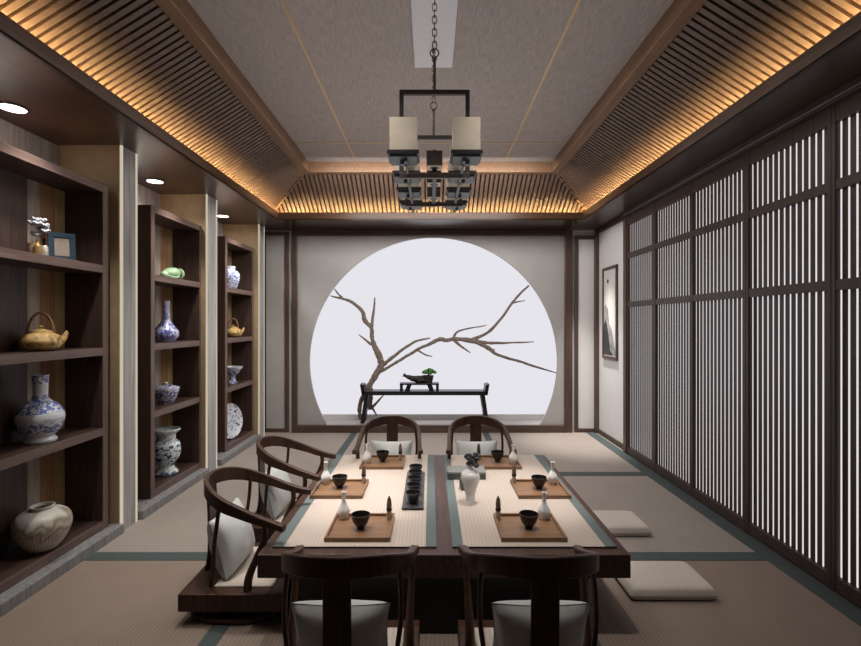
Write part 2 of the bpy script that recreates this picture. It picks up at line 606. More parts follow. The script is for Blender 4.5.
for s in (-1, 1):
    mb = MB()
    xa, za = slope_pt(0, -0.03)
    xb, zb = slope_pt(1, -0.03)
    xc, zc = slope_pt(1, -0.05)
    xd, zd = slope_pt(0, -0.05)
    ye = YT
    yb = YT + EX
    mb.hexa([(s * xa, YR, za), (s * xb, YR, zb), (s * xb, yb, zb), (s * xa, ye, za),
             (s * xd, YR, zd), (s * xc, YR, zc), (s * xc, yb, zc), (s * xd, ye, zd)])
    trim(mb, 'slat_back')
    mb = MB()
    P = 0.05
    y = YR + 0.02
    while y < YT + EX - 0.04:
        # upper end is cut by the hip where y runs past the inner corner
        s0 = max(0.0, (y + 0.032 - YT) / EX)
        if s0 < 0.98:
            pts = []
            for off in (0.0, -0.03):
                x0, z0 = slope_pt(s0, off)
                x1, z1 = slope_pt(1, off)
                pts += [(s * x0, y, z0), (s * x1, y, z1), (s * x1, y + 0.032, z1), (s * x0, y + 0.032, z0)]
            mb.hexa(pts)
        y += P
    trim(mb, 'slat')
# back slope
mb = MB()
xa, za = slope_pt(0, -0.03)
xb, zb = slope_pt(1, -0.03)
xc, zc = slope_pt(1, -0.05)
xd, zd = slope_pt(0, -0.05)
oy = YT - XT
mb.hexa([(-xa, xa + oy, za), (xa, xa + oy, za), (xb, xb + oy, zb), (-xb, xb + oy, zb),
         (-xd, xd + oy, zd), (xd, xd + oy, zd), (xc, xc + oy, zc), (-xc, xc + oy, zc)])
trim(mb, 'slat_back')
mb = MB()
x = -XT - EX + 0.03
while x < XT + EX - 0.03:
    s0 = max(0.0, (max(abs(x), abs(x + 0.032)) - XT) / EX)
    if s0 < 0.98:
        pts = []
        for off in (0.0, -0.03):
            x0, z0 = slope_pt(s0, off)
            x1, z1 = slope_pt(1, off)
            pts += [(x, x0 + oy, z0), (x + 0.032, x0 + oy, z0), (x + 0.032, x1 + oy, z1), (x, x1 + oy, z1)]
        mb.hexa(pts)
    x += 0.05
m_slat_y = wood('cove_slat_wood_back', (0.085, 0.05, 0.034), (0.15, 0.093, 0.064), 'y', 0.55)
trim(mb, m_slat_y)
# hip beads where the slopes meet
for s in (-1, 1):
    x0, z0 = slope_pt(0, 0.004)
    x1, z1 = slope_pt(1, 0.004)
    trim(MB().tube([(s * x0, x0 + oy, z0), (s * x1, x1 + oy, z1)], 0.008, 6), 'tray_trim')

# timber soffits with fascia; trough behind holds the led strip
for s in (-1, 1):
    xo = 2.6 if s < 0 else 2.3
    a, b = sorted((s * XF, s * xo))
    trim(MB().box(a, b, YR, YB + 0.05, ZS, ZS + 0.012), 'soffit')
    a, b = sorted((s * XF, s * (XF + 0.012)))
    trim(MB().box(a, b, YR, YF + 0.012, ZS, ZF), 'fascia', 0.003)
    a, b = sorted((s * (XT + EX + 0.04), s * (XT + EX + 0.06)))
    trim(MB().box(a, b, YR, YB, ZS + 0.012, ZC + 0.1), 'slat_back')
trim(MB().box(-XF, XF, YF, YB + 0.05, ZS, ZS + 0.012), wood('soffit_back', (0.040, 0.023, 0.016), (0.080, 0.046, 0.032), 'x', 0.22))
trim(MB().box(-XF, XF, YF, YF + 0.012, ZS, ZF), wood('fascia_back', (0.045, 0.022, 0.013), (0.08, 0.044, 0.027), 'x', 0.35, spec=0.25), 0.003)

# led strips in the trough
for nm, s, lab in (('led_strip', -1, 'warm led strip in the ceiling cove above the display shelves'),
                   ('led_strip', 1, 'warm led strip in the ceiling cove above the lattice doors')):
    a, b = sorted((s * (XF + 0.060), s * (XF + 0.072)))
    tag(obj(nm, MB().box(a, b, YR + 0.1, YF + 0.02, ZS + 0.02, ZS + 0.032), 'led'), lab, 'light strip')
tag(obj('led_strip', MB().box(-XF + 0.02, XF - 0.02, YF + 0.06, YF + 0.072, ZS + 0.02, ZS + 0.032), 'led'),
    'warm led strip in the ceiling cove above the round opening', 'light strip')

# ---- left wall with niches
struct('wall_left', MB().box(-2.6, -2.5, YR, YB + 0.4, 0, ZC), 'ash_z')
PIL = [(D(2.70), D(2.93)), (3.21, 3.388), (4.436, 4.655), (D(7.84), D(8.10))]
for y0, y1 in PIL:
    trim(MB().box(-2.5, -2.085, y0 + 0.002, y1 - 0.002, 0, ZS), 'olive')
    trim(MB().box(-2.086, -2.07, y0 + 0.02, y1 - 0.02, 0, ZS), 'ash_z')
    for a, b in ((y0, y0 + 0.02), (y1 - 0.02, y1)):
        trim(MB().box(-2.077, -2.068, a, b, 0, ZS), 'cream_edge')
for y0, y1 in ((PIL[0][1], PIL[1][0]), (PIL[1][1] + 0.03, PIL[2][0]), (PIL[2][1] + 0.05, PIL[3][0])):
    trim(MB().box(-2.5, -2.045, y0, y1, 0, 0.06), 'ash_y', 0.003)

# ---- back wall: grey board with the moon opening
CX, CZ, CR = 0.038, 0.905, 1.593
BX0, BX1, BZ0, BZ1 = -1.74, 1.75, 0.095, 2.55
mb = MB()
a0 = math.asin((BZ0 - CZ) / CR)
angs = [a0 + (math.pi - 2 * a0) * i / 160 for i in range(161)]


def to_border(a):
    dx, dz = math.cos(a), math.sin(a)
    t = 1e9
    if dx > 1e-9:
        t = min(t, (BX1 - CX) / dx)
    if dx < -1e-9:
        t = min(t, (BX0 - CX) / dx)
    if dz > 1e-9:
        t = min(t, (BZ1 - CZ) / dz)
    if dz < -1e-9:
        t = min(t, (BZ0 - CZ) / dz)
    return CX + dx * t, CZ + dz * t


for cx_, cz_ in ((BX1, BZ0), (BX1, BZ1), (BX0, BZ1), (BX0, BZ0)):
    an = math.atan2(cz_ - CZ, cx_ - CX)
    if an < a0 - 1e-6:
        an += 2 * math.pi
    angs.append(an)
angs = sorted(angs)
n_ = len(angs)
for yy in (YB, YB + 0.035):
    for a in angs:
        mb.v.append((CX + CR * math.cos(a), yy, CZ + CR * math.sin(a)))
    for a in angs:
        bx, bz = to_border(a)
        mb.v.append((bx, yy, bz))
for i in range(n_ - 1):
    mb.face((i, i + 1, n_ + i + 1, n_ + i))
    o2 = 2 * n_
    mb.face((o2 + i, o2 + n_ + i, o2 + n_ + i + 1, o2 + i + 1))
    mb.face((i, o2 + i, o2 + i + 1, i + 1))
wb = struct('wall_back', mb, 'board')
for a, b in ((-2.6, BX0), (BX1, 2.3)):
    trim(MB().box(a, b, YB + 0.001, YB + 0.06, 0, ZC), 'white_board')
trim(MB().box(BX0, BX1, YB + 0.001, YB + 0.06, BZ1, ZC), 'white_board')
trim(MB().box(BX0, BX1, YB + 0.001, YB + 0.36, 0.0, 0.0949), 'board')
trim(MB().box(BX0, BX1, 6.488, 6.50, 0.0951, 0.165), 'white_board')  # unlit strip added; with the grey sill it imitates the panel's fade to shade
lp = obj('light_panel', MB().box(BX0, BX1, 6.502, 6.52, 0.096, BZ1), 'glow')
tag(lp, 'glowing white backlit panel behind the round opening of the back wall', 'light panel')
# dark frame round the moon wall
fx0, fx1 = -1.771, 1.811
ix0, ix1, iz1 = -1.707, 1.719, 2.518
trim(MB().box(fx0, ix0, YB - 0.05, YB + 0.01, 0, ZS), 'frame_wood', 0.006)
trim(MB().box(ix1, fx1, YB - 0.05, YB + 0.01, 0, ZS), 'frame_wood', 0.006)
trim(MB().box(ix0, ix1, YB - 0.05, YB + 0.01, iz1, ZS), 'frame_wood_x', 0.006)
trim(MB().box(ix0, ix1, YB - 0.05, YB + 0.01, 0, 0.095), 'frame_wood_x', 0.006)


def side_panel(x0, x1, ztop, w, mat):
    trim(MB().box(x0, x0 + w, YB - 0.03, YB + 0.01, 0, ztop), 'frame_wood', 0.004)
    trim(MB().box(x1 - w, x1, YB - 0.03, YB + 0.01, 0, ztop), 'frame_wood', 0.004)
    trim(MB().box(x0 + w, x1 - w, YB - 0.03, YB + 0.01, ztop - w, ztop), 'frame_wood_x', 0.004)
    trim(MB().box(x0 + w, x1 - w, YB - 0.03, YB + 0.01, 0, 0.05), 'frame_wood_x', 0.004)
    trim(MB().box(x0 + w, x1 - w, YB - 0.012, YB + 0.005, 0.05, ztop - w), mat)


side_panel(-2.155, -1.815, 2.57, 0.05, 'board')
side_panel(1.845, 2.14, 2.515, 0.045, 'white_board')

# ---- right wall and lattice doors
ST = [5.122, 4.498, 3.860, 3.190, 2.510, 1.835, 1.16]
struct('wall_right', MB().box(2.14, 2.3, YR, YB + 0.1, 0, ZC), 'white_board')
trim(MB().box(2.085, 2.145, 5.125, 5.20, 0, ZS), 'frame_wood', 0.004)
trim(MB().box(2.10, 2.145, YB - 0.075, YB - 0.03, 0, ZS), 'frame_wood', 0.004)
trim(MB().box(2.12, 2.145, 5.20, YB - 0.075, 2.535, ZS), 'frame_wood', 0.004)
struct('baseboard_right', MB().box(2.12, 2.145, 5.20, YB - 0.075, 0, 0.06), 'frame_wood', bevel=0.004)
trim(MB().box(2.06, 2.145, 1.0, 5.125, 2.53, ZS), 'lattice', 0.003)
trim(MB().box(2.055, 2.062, 1.0, 5.125, 2.545, 2.552), plain('track_metal', (0.35, 0.32, 0.31), 0.35, 0.5))
trim(MB().box(2.07, 2.145, YR, 1.0, 0, ZS), 'frame_wood')
XL = 2.10
for i in range(6):
    y1, y0 = ST[i], ST[i + 1]
    dn = 'door_%d' % (i + 1)
    root = bpy.data.objects.new(dn, None)
    COL.objects.link(root)
    root.location = (XL, (y0 + y1) / 2, 0)
    root['kind'] = 'structure'
    h = (y1 - y0) / 2
    sw = 0.026
    for a, b in ((-h + 0.001, -h + sw), (h - sw, h - 0.001)):
        obj('stile', MB().box(-0.006, 0.034, a, b, 0.012, 2.53), 'lattice', root, bevel=0.002)
    for z0, z1 in ((0.012, 0.085), (1.570, 1.625), (2.09, 2.142), (2.442, 2.53)):
        obj('rail', MB().box(-0.004, 0.034, -h + sw, h - sw, z0, z1), 'lattice', root, bevel=0.002)
    g = MB()
    inner = 2 * (h - sw)
    gw = inner / (14 + 13 * 2.2)
    bw_ = gw * 2.2
    for k in range(13):
        a = -h + sw + gw + k * (gw + bw_)
        g.box(0.0185, 0.0215, a, a + bw_, 0.085, 2.442)
    obj('slat_grille', g, 'lattice', root)
    obj('paper_panel', MB().box(0.022, 0.03, -h + sw, h - sw, 0.085, 2.442), 'paper', root)

struct('wall_rear', MB().box(-2.6, 2.3, YR - 0.1, YR, 0, ZC + 0.1), 'slat_back')

# ------------------------------------------------------------------ display shelves
XSF, XSB = -2.13, -2.385


def shelf_unit(y0, y1, label):
    t = thing('display_shelf', label, 'shelf', (XSB, y0, 0.06), 0, 'built-in display shelves along the left wall')
    dep = XSF - XSB
    w = y1 - y0
    H = 2.30 - 0.06
    sw = 0.05
    obj('side_panel', MB().box(0, dep, 0, sw, 0, H), ['shelf_dark'], t, bevel=0.002)
    obj('side_panel', MB().box(0, dep, w - sw, w, 0, H), ['shelf_dark'], t, bevel=0.002)
    # lighter facing strips on the front edges of the uprights
    for a in (0, w - sw):
        obj('front_edge', MB().box(dep, dep + 0.006, a, a + sw, 0, H), 'shelf_edge_z', t, bevel=0.001)
    for nm, zt in (('top_board', 2.30), ('shelf_board', 1.775), ('shelf_board', 1.24), ('shelf_board', 0.72), ('bottom_board', 0.115)):
        z1 = zt - 0.06
        th = 0.055 if nm == 'bottom_board' else 0.05
        b = obj(nm, MB().box(0.0, dep, sw, w - sw, z1 - th, z1), 'shelf_dark', t, bevel=0.001)
        obj('front_edge', MB().box(dep, dep + 0.006, sw, w - sw, z1 - th, z1), 'shelf_edge', b, bevel=0.001)
    # back: a dark panel on the near half, three boards on the far half
    c = w - sw
    obj('back_panel', MB().box(0.0, 0.022, sw, c - 0.30, 0.05, H - 0.05), 'shelf_dark', t)
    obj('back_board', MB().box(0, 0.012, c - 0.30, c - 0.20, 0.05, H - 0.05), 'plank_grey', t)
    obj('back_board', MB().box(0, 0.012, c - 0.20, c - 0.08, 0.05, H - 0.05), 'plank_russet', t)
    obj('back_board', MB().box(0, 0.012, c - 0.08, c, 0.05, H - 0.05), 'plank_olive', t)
    return t


SH = [(D(2.98), D(4.285)), (D(4.94), D(6.05)), (D(6.73), D(7.82))]
shelf_unit(*SH[0], 'tall dark wooden display shelf nearest the viewer, holding the teal picture frame')
shelf_unit(*SH[1], 'tall dark wooden display shelf between two grey pillars, holding the green ornament')
shelf_unit(*SH[2], 'tall dark wooden display shelf farthest from the viewer, holding the upright plate')


def px2y(px, X):
    return X * 480.0 / (px - 430.5)


# --- lathe pottery helper
def pot(name, prof, mat, loc, label, cat, group=None, n=40):
    o = obj(name, MB().lathe(prof, n), mat, None, True, loc=loc)
    return tag(o, label, cat, group)


def thick(outer, t=0.006):
    """outer profile bottom->rim; adds an inner wall"""
    inner = [(max(r - t, 0.001), z) for r, z in reversed(outer[1:])]
    zb = outer[0][1] + t
    inner = [(r, max(z, zb)) for r, z in inner]
    return [(0, outer[0][1])] + outer + inner + [(0, zb)]


def smooth_prof(p, n=5):
    q = catmull([(r, 0, z) for r, z in p], n)
    return [(max(v.x, 0.001), v.z) for v in q]


XI = -2.25
# shelf one, first cell: flower in small vase, two little bottles, dark box, teal frame
z = 1.776
y = px2y(46, XI)
tp = thing('picture_frame', 'small teal blue picture frame leaning on the top shelf of the nearest unit', 'picture frame', (-2.245, px2y(62, -2.245), z), R(48))
fr = MB()
w_, h_, t_ = 0.135, 0.175, 0.018
bw = 0.03
fr.box(-w_ / 2, w_ / 2, -t_, 0, 0, bw)
fr.box(-w_ / 2, w_ / 2, -t_, 0, h_ - bw, h_)
fr.box(-w_ / 2, -w_ / 2 + bw, -t_, 0, bw, h_ - bw)
fr.box(w_ / 2 - bw, w_ / 2, -t_, 0, bw, h_ - bw)
lean = Matrix.Rotation(R(-8), 4, 'X')
obj('frame_border', fr.xf(lean), 'teal', tp, bevel=0.002)
obj('picture', MB().box(-w_ / 2 + bw, w_ / 2 - bw, -0.010, -0.004, bw, h_ - bw).xf(lean), 'photo', tp)
sup = MB().hexa([(-0.015, 0.03, 0), (0.015, 0.03, 0), (0.015, 0.04, 0), (-0.015, 0.04, 0), (-0.015, 0.014, 0.11), (0.015, 0.014, 0.11), (0.015, 0.02, 0.11), (-0.015, 0.02, 0.11)])
obj('stand', sup, 'teal', tp)

fv = thing('small_vase', 'small pewter vase with a black neck beside the teal picture frame', 'vase', (-2.20, px2y(44.5, -2.20), z))
obj('body', MB().lathe(thick([(0.017, 0), (0.019, 0.01), (0.018, 0.055), (0.012, 0.065)], 0.003), 20), 'pewter', fv, True)
obj('neck', MB().lathe([(0.008, 0.062), (0.007, 0.08), (0.010, 0.105), (0.007, 0.105), (0.005, 0.07)], 16), 'iron', fv, True)
fs = thing('flower_spray', 'pale grey blossom spray standing in the small pewter vase', 'flower', (-2.20, px2y(44.5, -2.20), z + 0.09))
st = MB()
pet = MB()
random.seed(3)
for k in range(9):
    a = random.uniform(0, 6.28)
    rr = random.uniform(0.0, 0.035)
    zz = random.uniform(0.03, 0.13)
    off = Vector((-0.01 + rr * math.cos(a), -0.045 * (zz / 0.13) + rr * math.sin(a), zz))
    st.tube([(0, 0, -0.05), (off.x * 0.4, off.y * 0.4, zz * 0.55), tuple(off)], 0.0015, 5)
    for q in range(7):
        b = q * 2 * math.pi / 7 + a
        pet.ball((off.x + 0.014 * math.cos(b), off.y + 0.014 * math.sin(b), off.z + 0.006 * math.sin(2 * b)), 0.012, 8, (1, 1, 0.6), 0.2)
obj('stem', st, 'bamboo_dark', fs, True)
obj('blossom', pet, 'petal_pale', fs, True)
pot('bottle', thick(smooth_prof([(0.018, 0), (0.02, 0.02), (0.019, 0.06), (0.009, 0.075), (0.010, 0.092)]), 0.003), 'gold', (-2.22, px2y(37.5, -2.22), z),
    'tiny gold bottle standing left of the pewter vase on the top shelf', 'bottle')
tc_ = thing('tea_caddy', 'tiny dark brown caddy leftmost of the small objects on the top shelf', 'caddy', (-2.25, px2y(32.5, -2.25), z))
obj('body', MB().lathe([(0, 0), (0.02, 0), (0.022, 0.005), (0.022, 0.065), (0.019, 0.068), (0, 0.068)], 20), 'bamboo_dark', tc_, True)
obj('lid', MB().lathe([(0, 0.085), (0.005, 0.085), (0.006, 0.078), (0.023, 0.074), (0.023, 0.066), (0, 0.066)], 20), 'gold', tc_, True)

# clay teapot with a hoop handle
def clay_pot(loc, sc, label, cat, rot=0.0):
    t = thing('clay_teapot', label, cat, loc, rot)
    t.scale = (sc, sc, sc * 1.12)
    body = MB()
    prof = smooth_prof([(0.055, 0.0), (0.105, 0.012), (0.13, 0.045), (0.115, 0.085), (0.07, 0.105), (0.03, 0.11)])
    body.lathe([(0, 0)] + prof + [(0, 0.11)], 36)
    for i, v in enumerate(body.v):
        p = Vector(v)
        k = 1 + 0.10 * noise.noise(p * 24) + 0.05 * noise.noise(p * 60)
        body.v[i] = (p.x * k, p.y * k * 0.85, p.z)
    obj('body', body, 'wicker', t, True)
    lid = MB().lathe([(0.062, 0.100), (0.06, 0.112), (0.03, 0.124), (0.012, 0.128), (0.016, 0.14), (0.008, 0.15), (0, 0.151)], 24)
    obj('lid', lid, 'wicker', t, True)
    sp = catmull([(0, 0.09, 0.05), (0, 0.118, 0.072), (0, 0.132, 0.098), (0, 0.142, 0.106)], 4)
    obj('spout', MB().tube(sp, lerp_list([0.03, 0.02, 0.013, 0.012], 4), 12), 'wicker', t, True)
    arc = [(0, -0.068 * math.cos(a), 0.085 + 0.135 * math.sin(a)) for a in [math.pi * i / 20 for i in range(21)]]
    obj('handle', MB().tube(arc, 0.009, 10), 'handle', t, True)
    return t


clay_pot((-2.238, px2y(41, -2.238), 1.241), 0.88, 'ochre clay teapot with tall hoop handle on the second shelf', 'teapot', R(-45))

# blue and white bulb vase, third cell
pv = smooth_prof([(0.075, 0), (0.079, 0.014), (0.066, 0.036), (0.094, 0.066), (0.113, 0.118), (0.110, 0.168), (0.078, 0.215), (0.040, 0.248), (0.036, 0.30), (0.039, 0.36), (0.042, 0.383)])
pot('porcelain_vase', thick(pv, 0.006), 'bw_a', (-2.235, px2y(40.5, -2.235), 0.721),
    'blue and white bulbous vase with cylindrical neck in the nearest display shelf', 'vase')
# big buff jar, bottom cell
bj = smooth_prof([(0.06, 0), (0.075, 0.012), (0.112, 0.062), (0.138, 0.13), (0.128, 0.188), (0.09, 0.22), (0.055, 0.228), (0.055, 0.24), (0.059, 0.248)])
pot('buff_jar', thick(bj, 0.008), 'buff_jar', (-2.205, px2y(42.5, -2.205), 0.117),
    'large round buff jar with streaked crackle glaze on the bottom shelf', 'jar', n=64)

# shelf two
gd = thing('celadon_ornament', 'green celadon ornament lying on the top shelf of the middle unit', 'ornament', (XI, px2y(171, XI), 1.776), R(-20))
g = MB()
g.tube(catmull([(0.0, -0.045, 0.04), (0, -0.02, 0.055), (0, 0.03, 0.06), (0.0, 0.07, 0.055)], 5), lerp_list([0.035, 0.045, 0.05, 0.038], 5), 16)
g.ball((0.0, -0.06, 0.038), 0.036, 16, (1, 1.1, 1), 0.15)
obj('body', g, 'celadon', gd, True)
obj('rim', MB().tube([(0.048 * math.cos(a), 0.085, 0.053 + 0.042 * math.sin(a)) for a in [2 * math.pi * i / 24 for i in range(24)]], 0.010, 8, closed=True), 'celadon', gd, True)
obj('handle', MB().tube(catmull([(0.03, 0.05, 0.03), (0.062, 0.02, 0.02), (0.055, -0.03, 0.018), (0.02, -0.06, 0.03)], 5), 0.010, 8), 'celadon', gd, True)

bt = smooth_prof([(0.064, 0), (0.072, 0.01), (0.099, 0.05), (0.097, 0.09), (0.065, 0.135), (0.036, 0.18), (0.028, 0.25), (0.028, 0.31), (0.033, 0.345)])
pot('long_neck_bottle', thick(bt, 0.005), 'bw_b', (XI, px2y(166, XI), 1.241),
    'violet blue patterned long neck bottle on the second shelf of the middle unit', 'bottle')
lb = thing('lidded_bowl', 'blue and white lidded bowl on the third shelf of the middle unit', 'bowl', (XI, px2y(166, XI), 0.721))
obj('body', MB().lathe(thick(smooth_prof([(0.055, 0), (0.06, 0.01), (0.088, 0.06), (0.104, 0.115), (0.107, 0.128)]), 0.005), 36), 'bw_c', lb, True)
obj('lid', MB().lathe([(0.104, 0.126), (0.098, 0.134), (0.05, 0.15), (0.016, 0.156), (0.018, 0.17), (0.010, 0.178), (0, 0.179)], 36), 'bw_c', lb, True)
fj = smooth_prof([(0.088, 0), (0.092, 0.02), (0.06, 0.06), (0.062, 0.08), (0.100, 0.14), (0.112, 0.20), (0.106, 0.25), (0.085, 0.28), (0.073, 0.29), (0.073, 0.335), (0.092, 0.355), (0.108, 0.372), (0.104, 0.382)])
pot('footed_jar', thick(fj, 0.006), 'bw_d', (XI, px2y(166.5, XI), 0.117),
    'large blue and white footed jar with flared rim on the bottom shelf', 'jar')

# shelf three
gj = smooth_prof([(0.066, 0), (0.072, 0.015), (0.10, 0.10), (0.105, 0.16), (0.085, 0.205), (0.058, 0.22), (0.058, 0.25), (0.062, 0.26)])
pot('ginger_jar', thick(gj, 0.005), 'bw_b2' if 'bw_b2' in MAT else 'bw_c', (XI, px2y(230, XI), 1.776),
    'blue and white ginger jar on the top shelf of the farthest unit', 'jar')
clay_pot((XI, px2y(233, XI), 1.241), 0.85, 'ochre clay teapot with hoop handle in the farthest shelf unit', 'teapot', R(-60))
sb = smooth_prof([(0.055, 0), (0.05, 0.012), (0.034, 0.03), (0.034, 0.085), (0.06, 0.105), (0.09, 0.14), (0.111, 0.178), (0.113, 0.185)])
pot('stem_bowl', thick(sb, 0.005), 'bw_c', (XI, px2y(232.5, XI), 0.721),
    'blue and white stem bowl on the third shelf of the farthest unit', 'bowl')
pl = thing('display_plate', 'round blue and white plate standing upright on the bottom shelf', 'plate', (XI, px2y(228, XI), 0.117), 0)
pm = MB().lathe([(0, 0.0), (0.10, 0.004), (0.16, 0.02), (0.19, 0.034), (0.192, 0.038), (0.16, 0.026), (0.10, 0.010), (0, 0.006)], 48)
pm.xf(Matrix.Translation((0, 0, 0.193)) @ Matrix.Rotation(R(72), 4, 'Z') @ Matrix.Rotation(R(-8), 4, 'X') @ Matrix.Rotation(R(90), 4, 'X'))
obj('dish', pm, 'bw_e', pl, True)
ps = MB()
ps.box(-0.06, 0.06, -0.03, 0.03, 0, 0.012)
ps.box(-0.05, 0.05, 0.02, 0.03, 0.012, 0.06)
obj('stand', ps, 'black_wood', pl)

# ------------------------------------------------------------------ recessed downlights
def downlight(d, label):
    t = thing('recessed_downlight', label, 'light', (-2.31, D(d), ZS), 0, 'recessed downlights over the display shelves')
    obj('trim_ring', MB().lathe([(0.062, 0.0), (0.075, -0.001), (0.078, -0.006), (0.070, -0.008), (0.062, -0.006)], 32), 'shelf_dark', t, True)
    obj('lens', MB().lathe([(0, -0.004), (0.062, -0.004), (0.062, 0.0), (0, 0.0)], 32), 'lens', t)
    return t


DL = [3.594, 5.45, 7.22]
downlight(DL[0], 'round recessed downlight in the soffit above the nearest display shelf')
downlight(DL[1], 'round recessed downlight in the soffit above the middle display shelf')
downlight(DL[2], 'round recessed downlight in the soffit above the farthest display shelf')

# ------------------------------------------------------------------ table
TZ = 0.365
TX0, TX1, TY0, TY1 = -0.774, 0.8945, D(2.90), D(5.10)
tb = thing('low_table', 'large low square dark walnut table in the middle of the room', 'table', ((TX0 + TX1) / 2, (TY0 + TY1) / 2, 0))
hx, hy = (TX1 - TX0) / 2, (TY1 - TY0) / 2
obj('table_top', MB().box(-hx, hx, -hy, hy, TZ - 0.105, TZ), 'table', tb, bevel=0.004)
bx0, bx1 = -0.59 - 0.06, 0.71 - 0.06
obj('base', MB().box(bx0, bx1, -hy + 0.02, hy - 0.24, 0.0, TZ - 0.105), 'black_wood', tb, bevel=0.003)

def runner(x0, x1, label):
    y0, y1 = D(2.993), D(5.075)
    t = thing('table_runner', label, 'mat', ((x0 + x1) / 2, (y0 + y1) / 2, TZ), 0, 'woven runners on the low table')
    a, b = (x1 - x0) / 2, (y1 - y0) / 2
    obj('weave', MB().box(-a + 0.05, a - 0.05, -b, b, 0, 0.006), 'mat', t)
    for p, q in ((-a, -a + 0.05), (a - 0.05, a)):
        obj('border', MB().box(p, q, -b, b, 0, 0.0065), 'mat_band', t)
    obj('edging', MB().box(-a, a, -b - 0.006, -b, 0, 0.006), 'black_wood', t)
    return t


runner(-0.727, 0.028, 'pale woven table runner under the row of black cups')
runner(0.101, 0.856, 'pale woven table runner under the white vase and grey box')
MZ = TZ + 0.0066

# trays
def make_tray(loc, label, mirror):
    t = thing('serving_tray', label, 'tray', loc, 0, 'wooden serving trays on the low table')
    w, d, h, r = 0.31, D(0.40), 0.021, 0.010
    obj('tray_base', MB().box(-w / 2, w / 2, -d / 2, d / 2, 0, 0.007), 'tray', t)
    rim = MB()
    rim.box(-w / 2, w / 2, -d / 2, -d / 2 + r, 0.007, h)
    rim.box(-w / 2, w / 2, d / 2 - r, d / 2, 0.007, h)
    rim.box(-w / 2, -w / 2 + r, -d / 2 + r, d / 2 - r, 0.007, h)
    rim.box(w / 2 - r, w / 2, -d / 2 + r, d / 2 - r, 0.007, h)
    obj('rim', rim, 'tray', t, bevel=0.0015)
    return t


TR = [('front left', -0.345, 3.25), ('middle left', -0.553, 4.0), ('back left', -0.346, 4.765),
      ('front right', 0.489, 3.25), ('middle right', 0.669, 4.0), ('back right', 0.489, 4.765)]
TLAB = {'front left': 'brown wooden tray at the front of the runner with black cups',
        'middle left': 'brown wooden tray at the left edge of the table beside the side chairs',
        'back left': 'brown wooden tray at the far end of the runner with black cups',
        'front right': 'brown wooden tray at the front of the runner with the white vase',
        'middle right': 'brown wooden tray at the right edge of the table above the floor cushions',
        'back right': 'brown wooden tray behind the grey box at the far end of the table'}
proto = None
for nm, x, d in TR:
    loc = (x, D(d), MZ)
    if proto is None:
        proto = make_tray(loc, TLAB[nm], False)
    else:
        dup(proto, loc, 0, TLAB[nm])

WHERE = {'front left': 'on the front tray left of the table centre', 'middle left': 'on the tray at the left table edge',
         'back left': 'on the far tray of the left runner', 'front right': 'on the front tray right of the table centre',
         'middle right': 'on the tray at the right table edge', 'back right': 'on the far tray behind the grey box'}
SZT = MZ + 0.0072
bowl_o = thick(smooth_prof([(0.019, 0), (0.019, 0.008), (0.024, 0.014), (0.038, 0.035), (0.046, 0.06), (0.048, 0.072)]), 0.004)
bott_o = thick(smooth_prof([(0.020, 0.0), (0.024, 0.004), (0.031, 0.03), (0.030, 0.05), (0.017, 0.075), (0.0105, 0.09), (0.0105, 0.12), (0.0135, 0.138)]), 0.003)
bottle_xy = {'front left': (-0.454, 3.40), 'middle left': (-0.665, 4.13), 'back left': (-0.463, 4.745),
             'front right': (0.593, 3.39), 'middle right': (0.775, 4.13), 'back right': (0.600, 4.72)}
bowl_xy = {'front left': (-0.347, 3.23), 'middle left': (-0.563, 4.03), 'back left': (-0.353, 4.80),
           'front right': (0.490, 3.24), 'middle right': (0.669, 4.01), 'back right': (0.495, 4.80)}
whisk_xy = {'front left': (-0.215, 3.38), 'middle left': (-0.425, 4.14), 'back left': (-0.225, 4.86),
            'front right': (0.352, 3.38), 'middle right': (0.532, 4.14), 'back right': (0.360, 4.86)}
b0 = w0 = c0 = None
for nm, _x, _d in TR:
    x, d = bottle_xy[nm]
    loc = (x, D(d), SZT)
    lab = 'small white long neck bottle ' + WHERE[nm]
    if b0 is None:
        b0 = thing('sake_bottle', lab, 'bottle', loc, 0, 'white bottles on the trays')
        obj('body', MB().lathe(bott_o, 28), 'white_glaze', b0, True)
        obj('coaster', MB().lathe([(0, 0), (0.028, 0), (0.030, 0.002), (0.028, 0.004), (0.0, 0.004)], 28), 'tray', b0, True)
    else:
        dup(b0, loc, 0, lab)
    x, d = bowl_xy[nm]
    loc = (x, D(d), SZT)
    lab = 'dark glazed tea bowl ' + WHERE[nm]
    if c0 is None:
        c0 = obj('tea_bowl', MB().lathe(bowl_o, 36), 'bowl', None, True, loc=loc)
        tag(c0, lab, 'bowl', 'dark tea bowls on the trays')
    else:
        dup(c0, loc, 0, lab)
    x, d = whisk_xy[nm]
    loc = (x, D(d), SZT)
    lab = 'upright bamboo tea whisk ' + WHERE[nm]
    if w0 is None:
        w0 = thing('tea_whisk', lab, 'whisk', loc, 0, 'bamboo tea whisks on the trays')
        obj('grip', MB().lathe([(0, 0), (0.0135, 0), (0.0135, 0.03), (0.012, 0.05), (0, 0.05)], 18), 'bamboo_pale', w0, True)
        obj('binding', MB().lathe([(0.0125, 0.045), (0.0145, 0.05), (0.0145, 0.058), (0.0125, 0.062)], 18), 'black_wood', w0, True)
        obj('tines', MB().lathe([(0.0125, 0.058), (0.0135, 0.075), (0.010, 0.105), (0.003, 0.122), (0, 0.123)], 18), 'bamboo_dark', w0, True)
    else:
        dup(w0, loc, 0, lab)

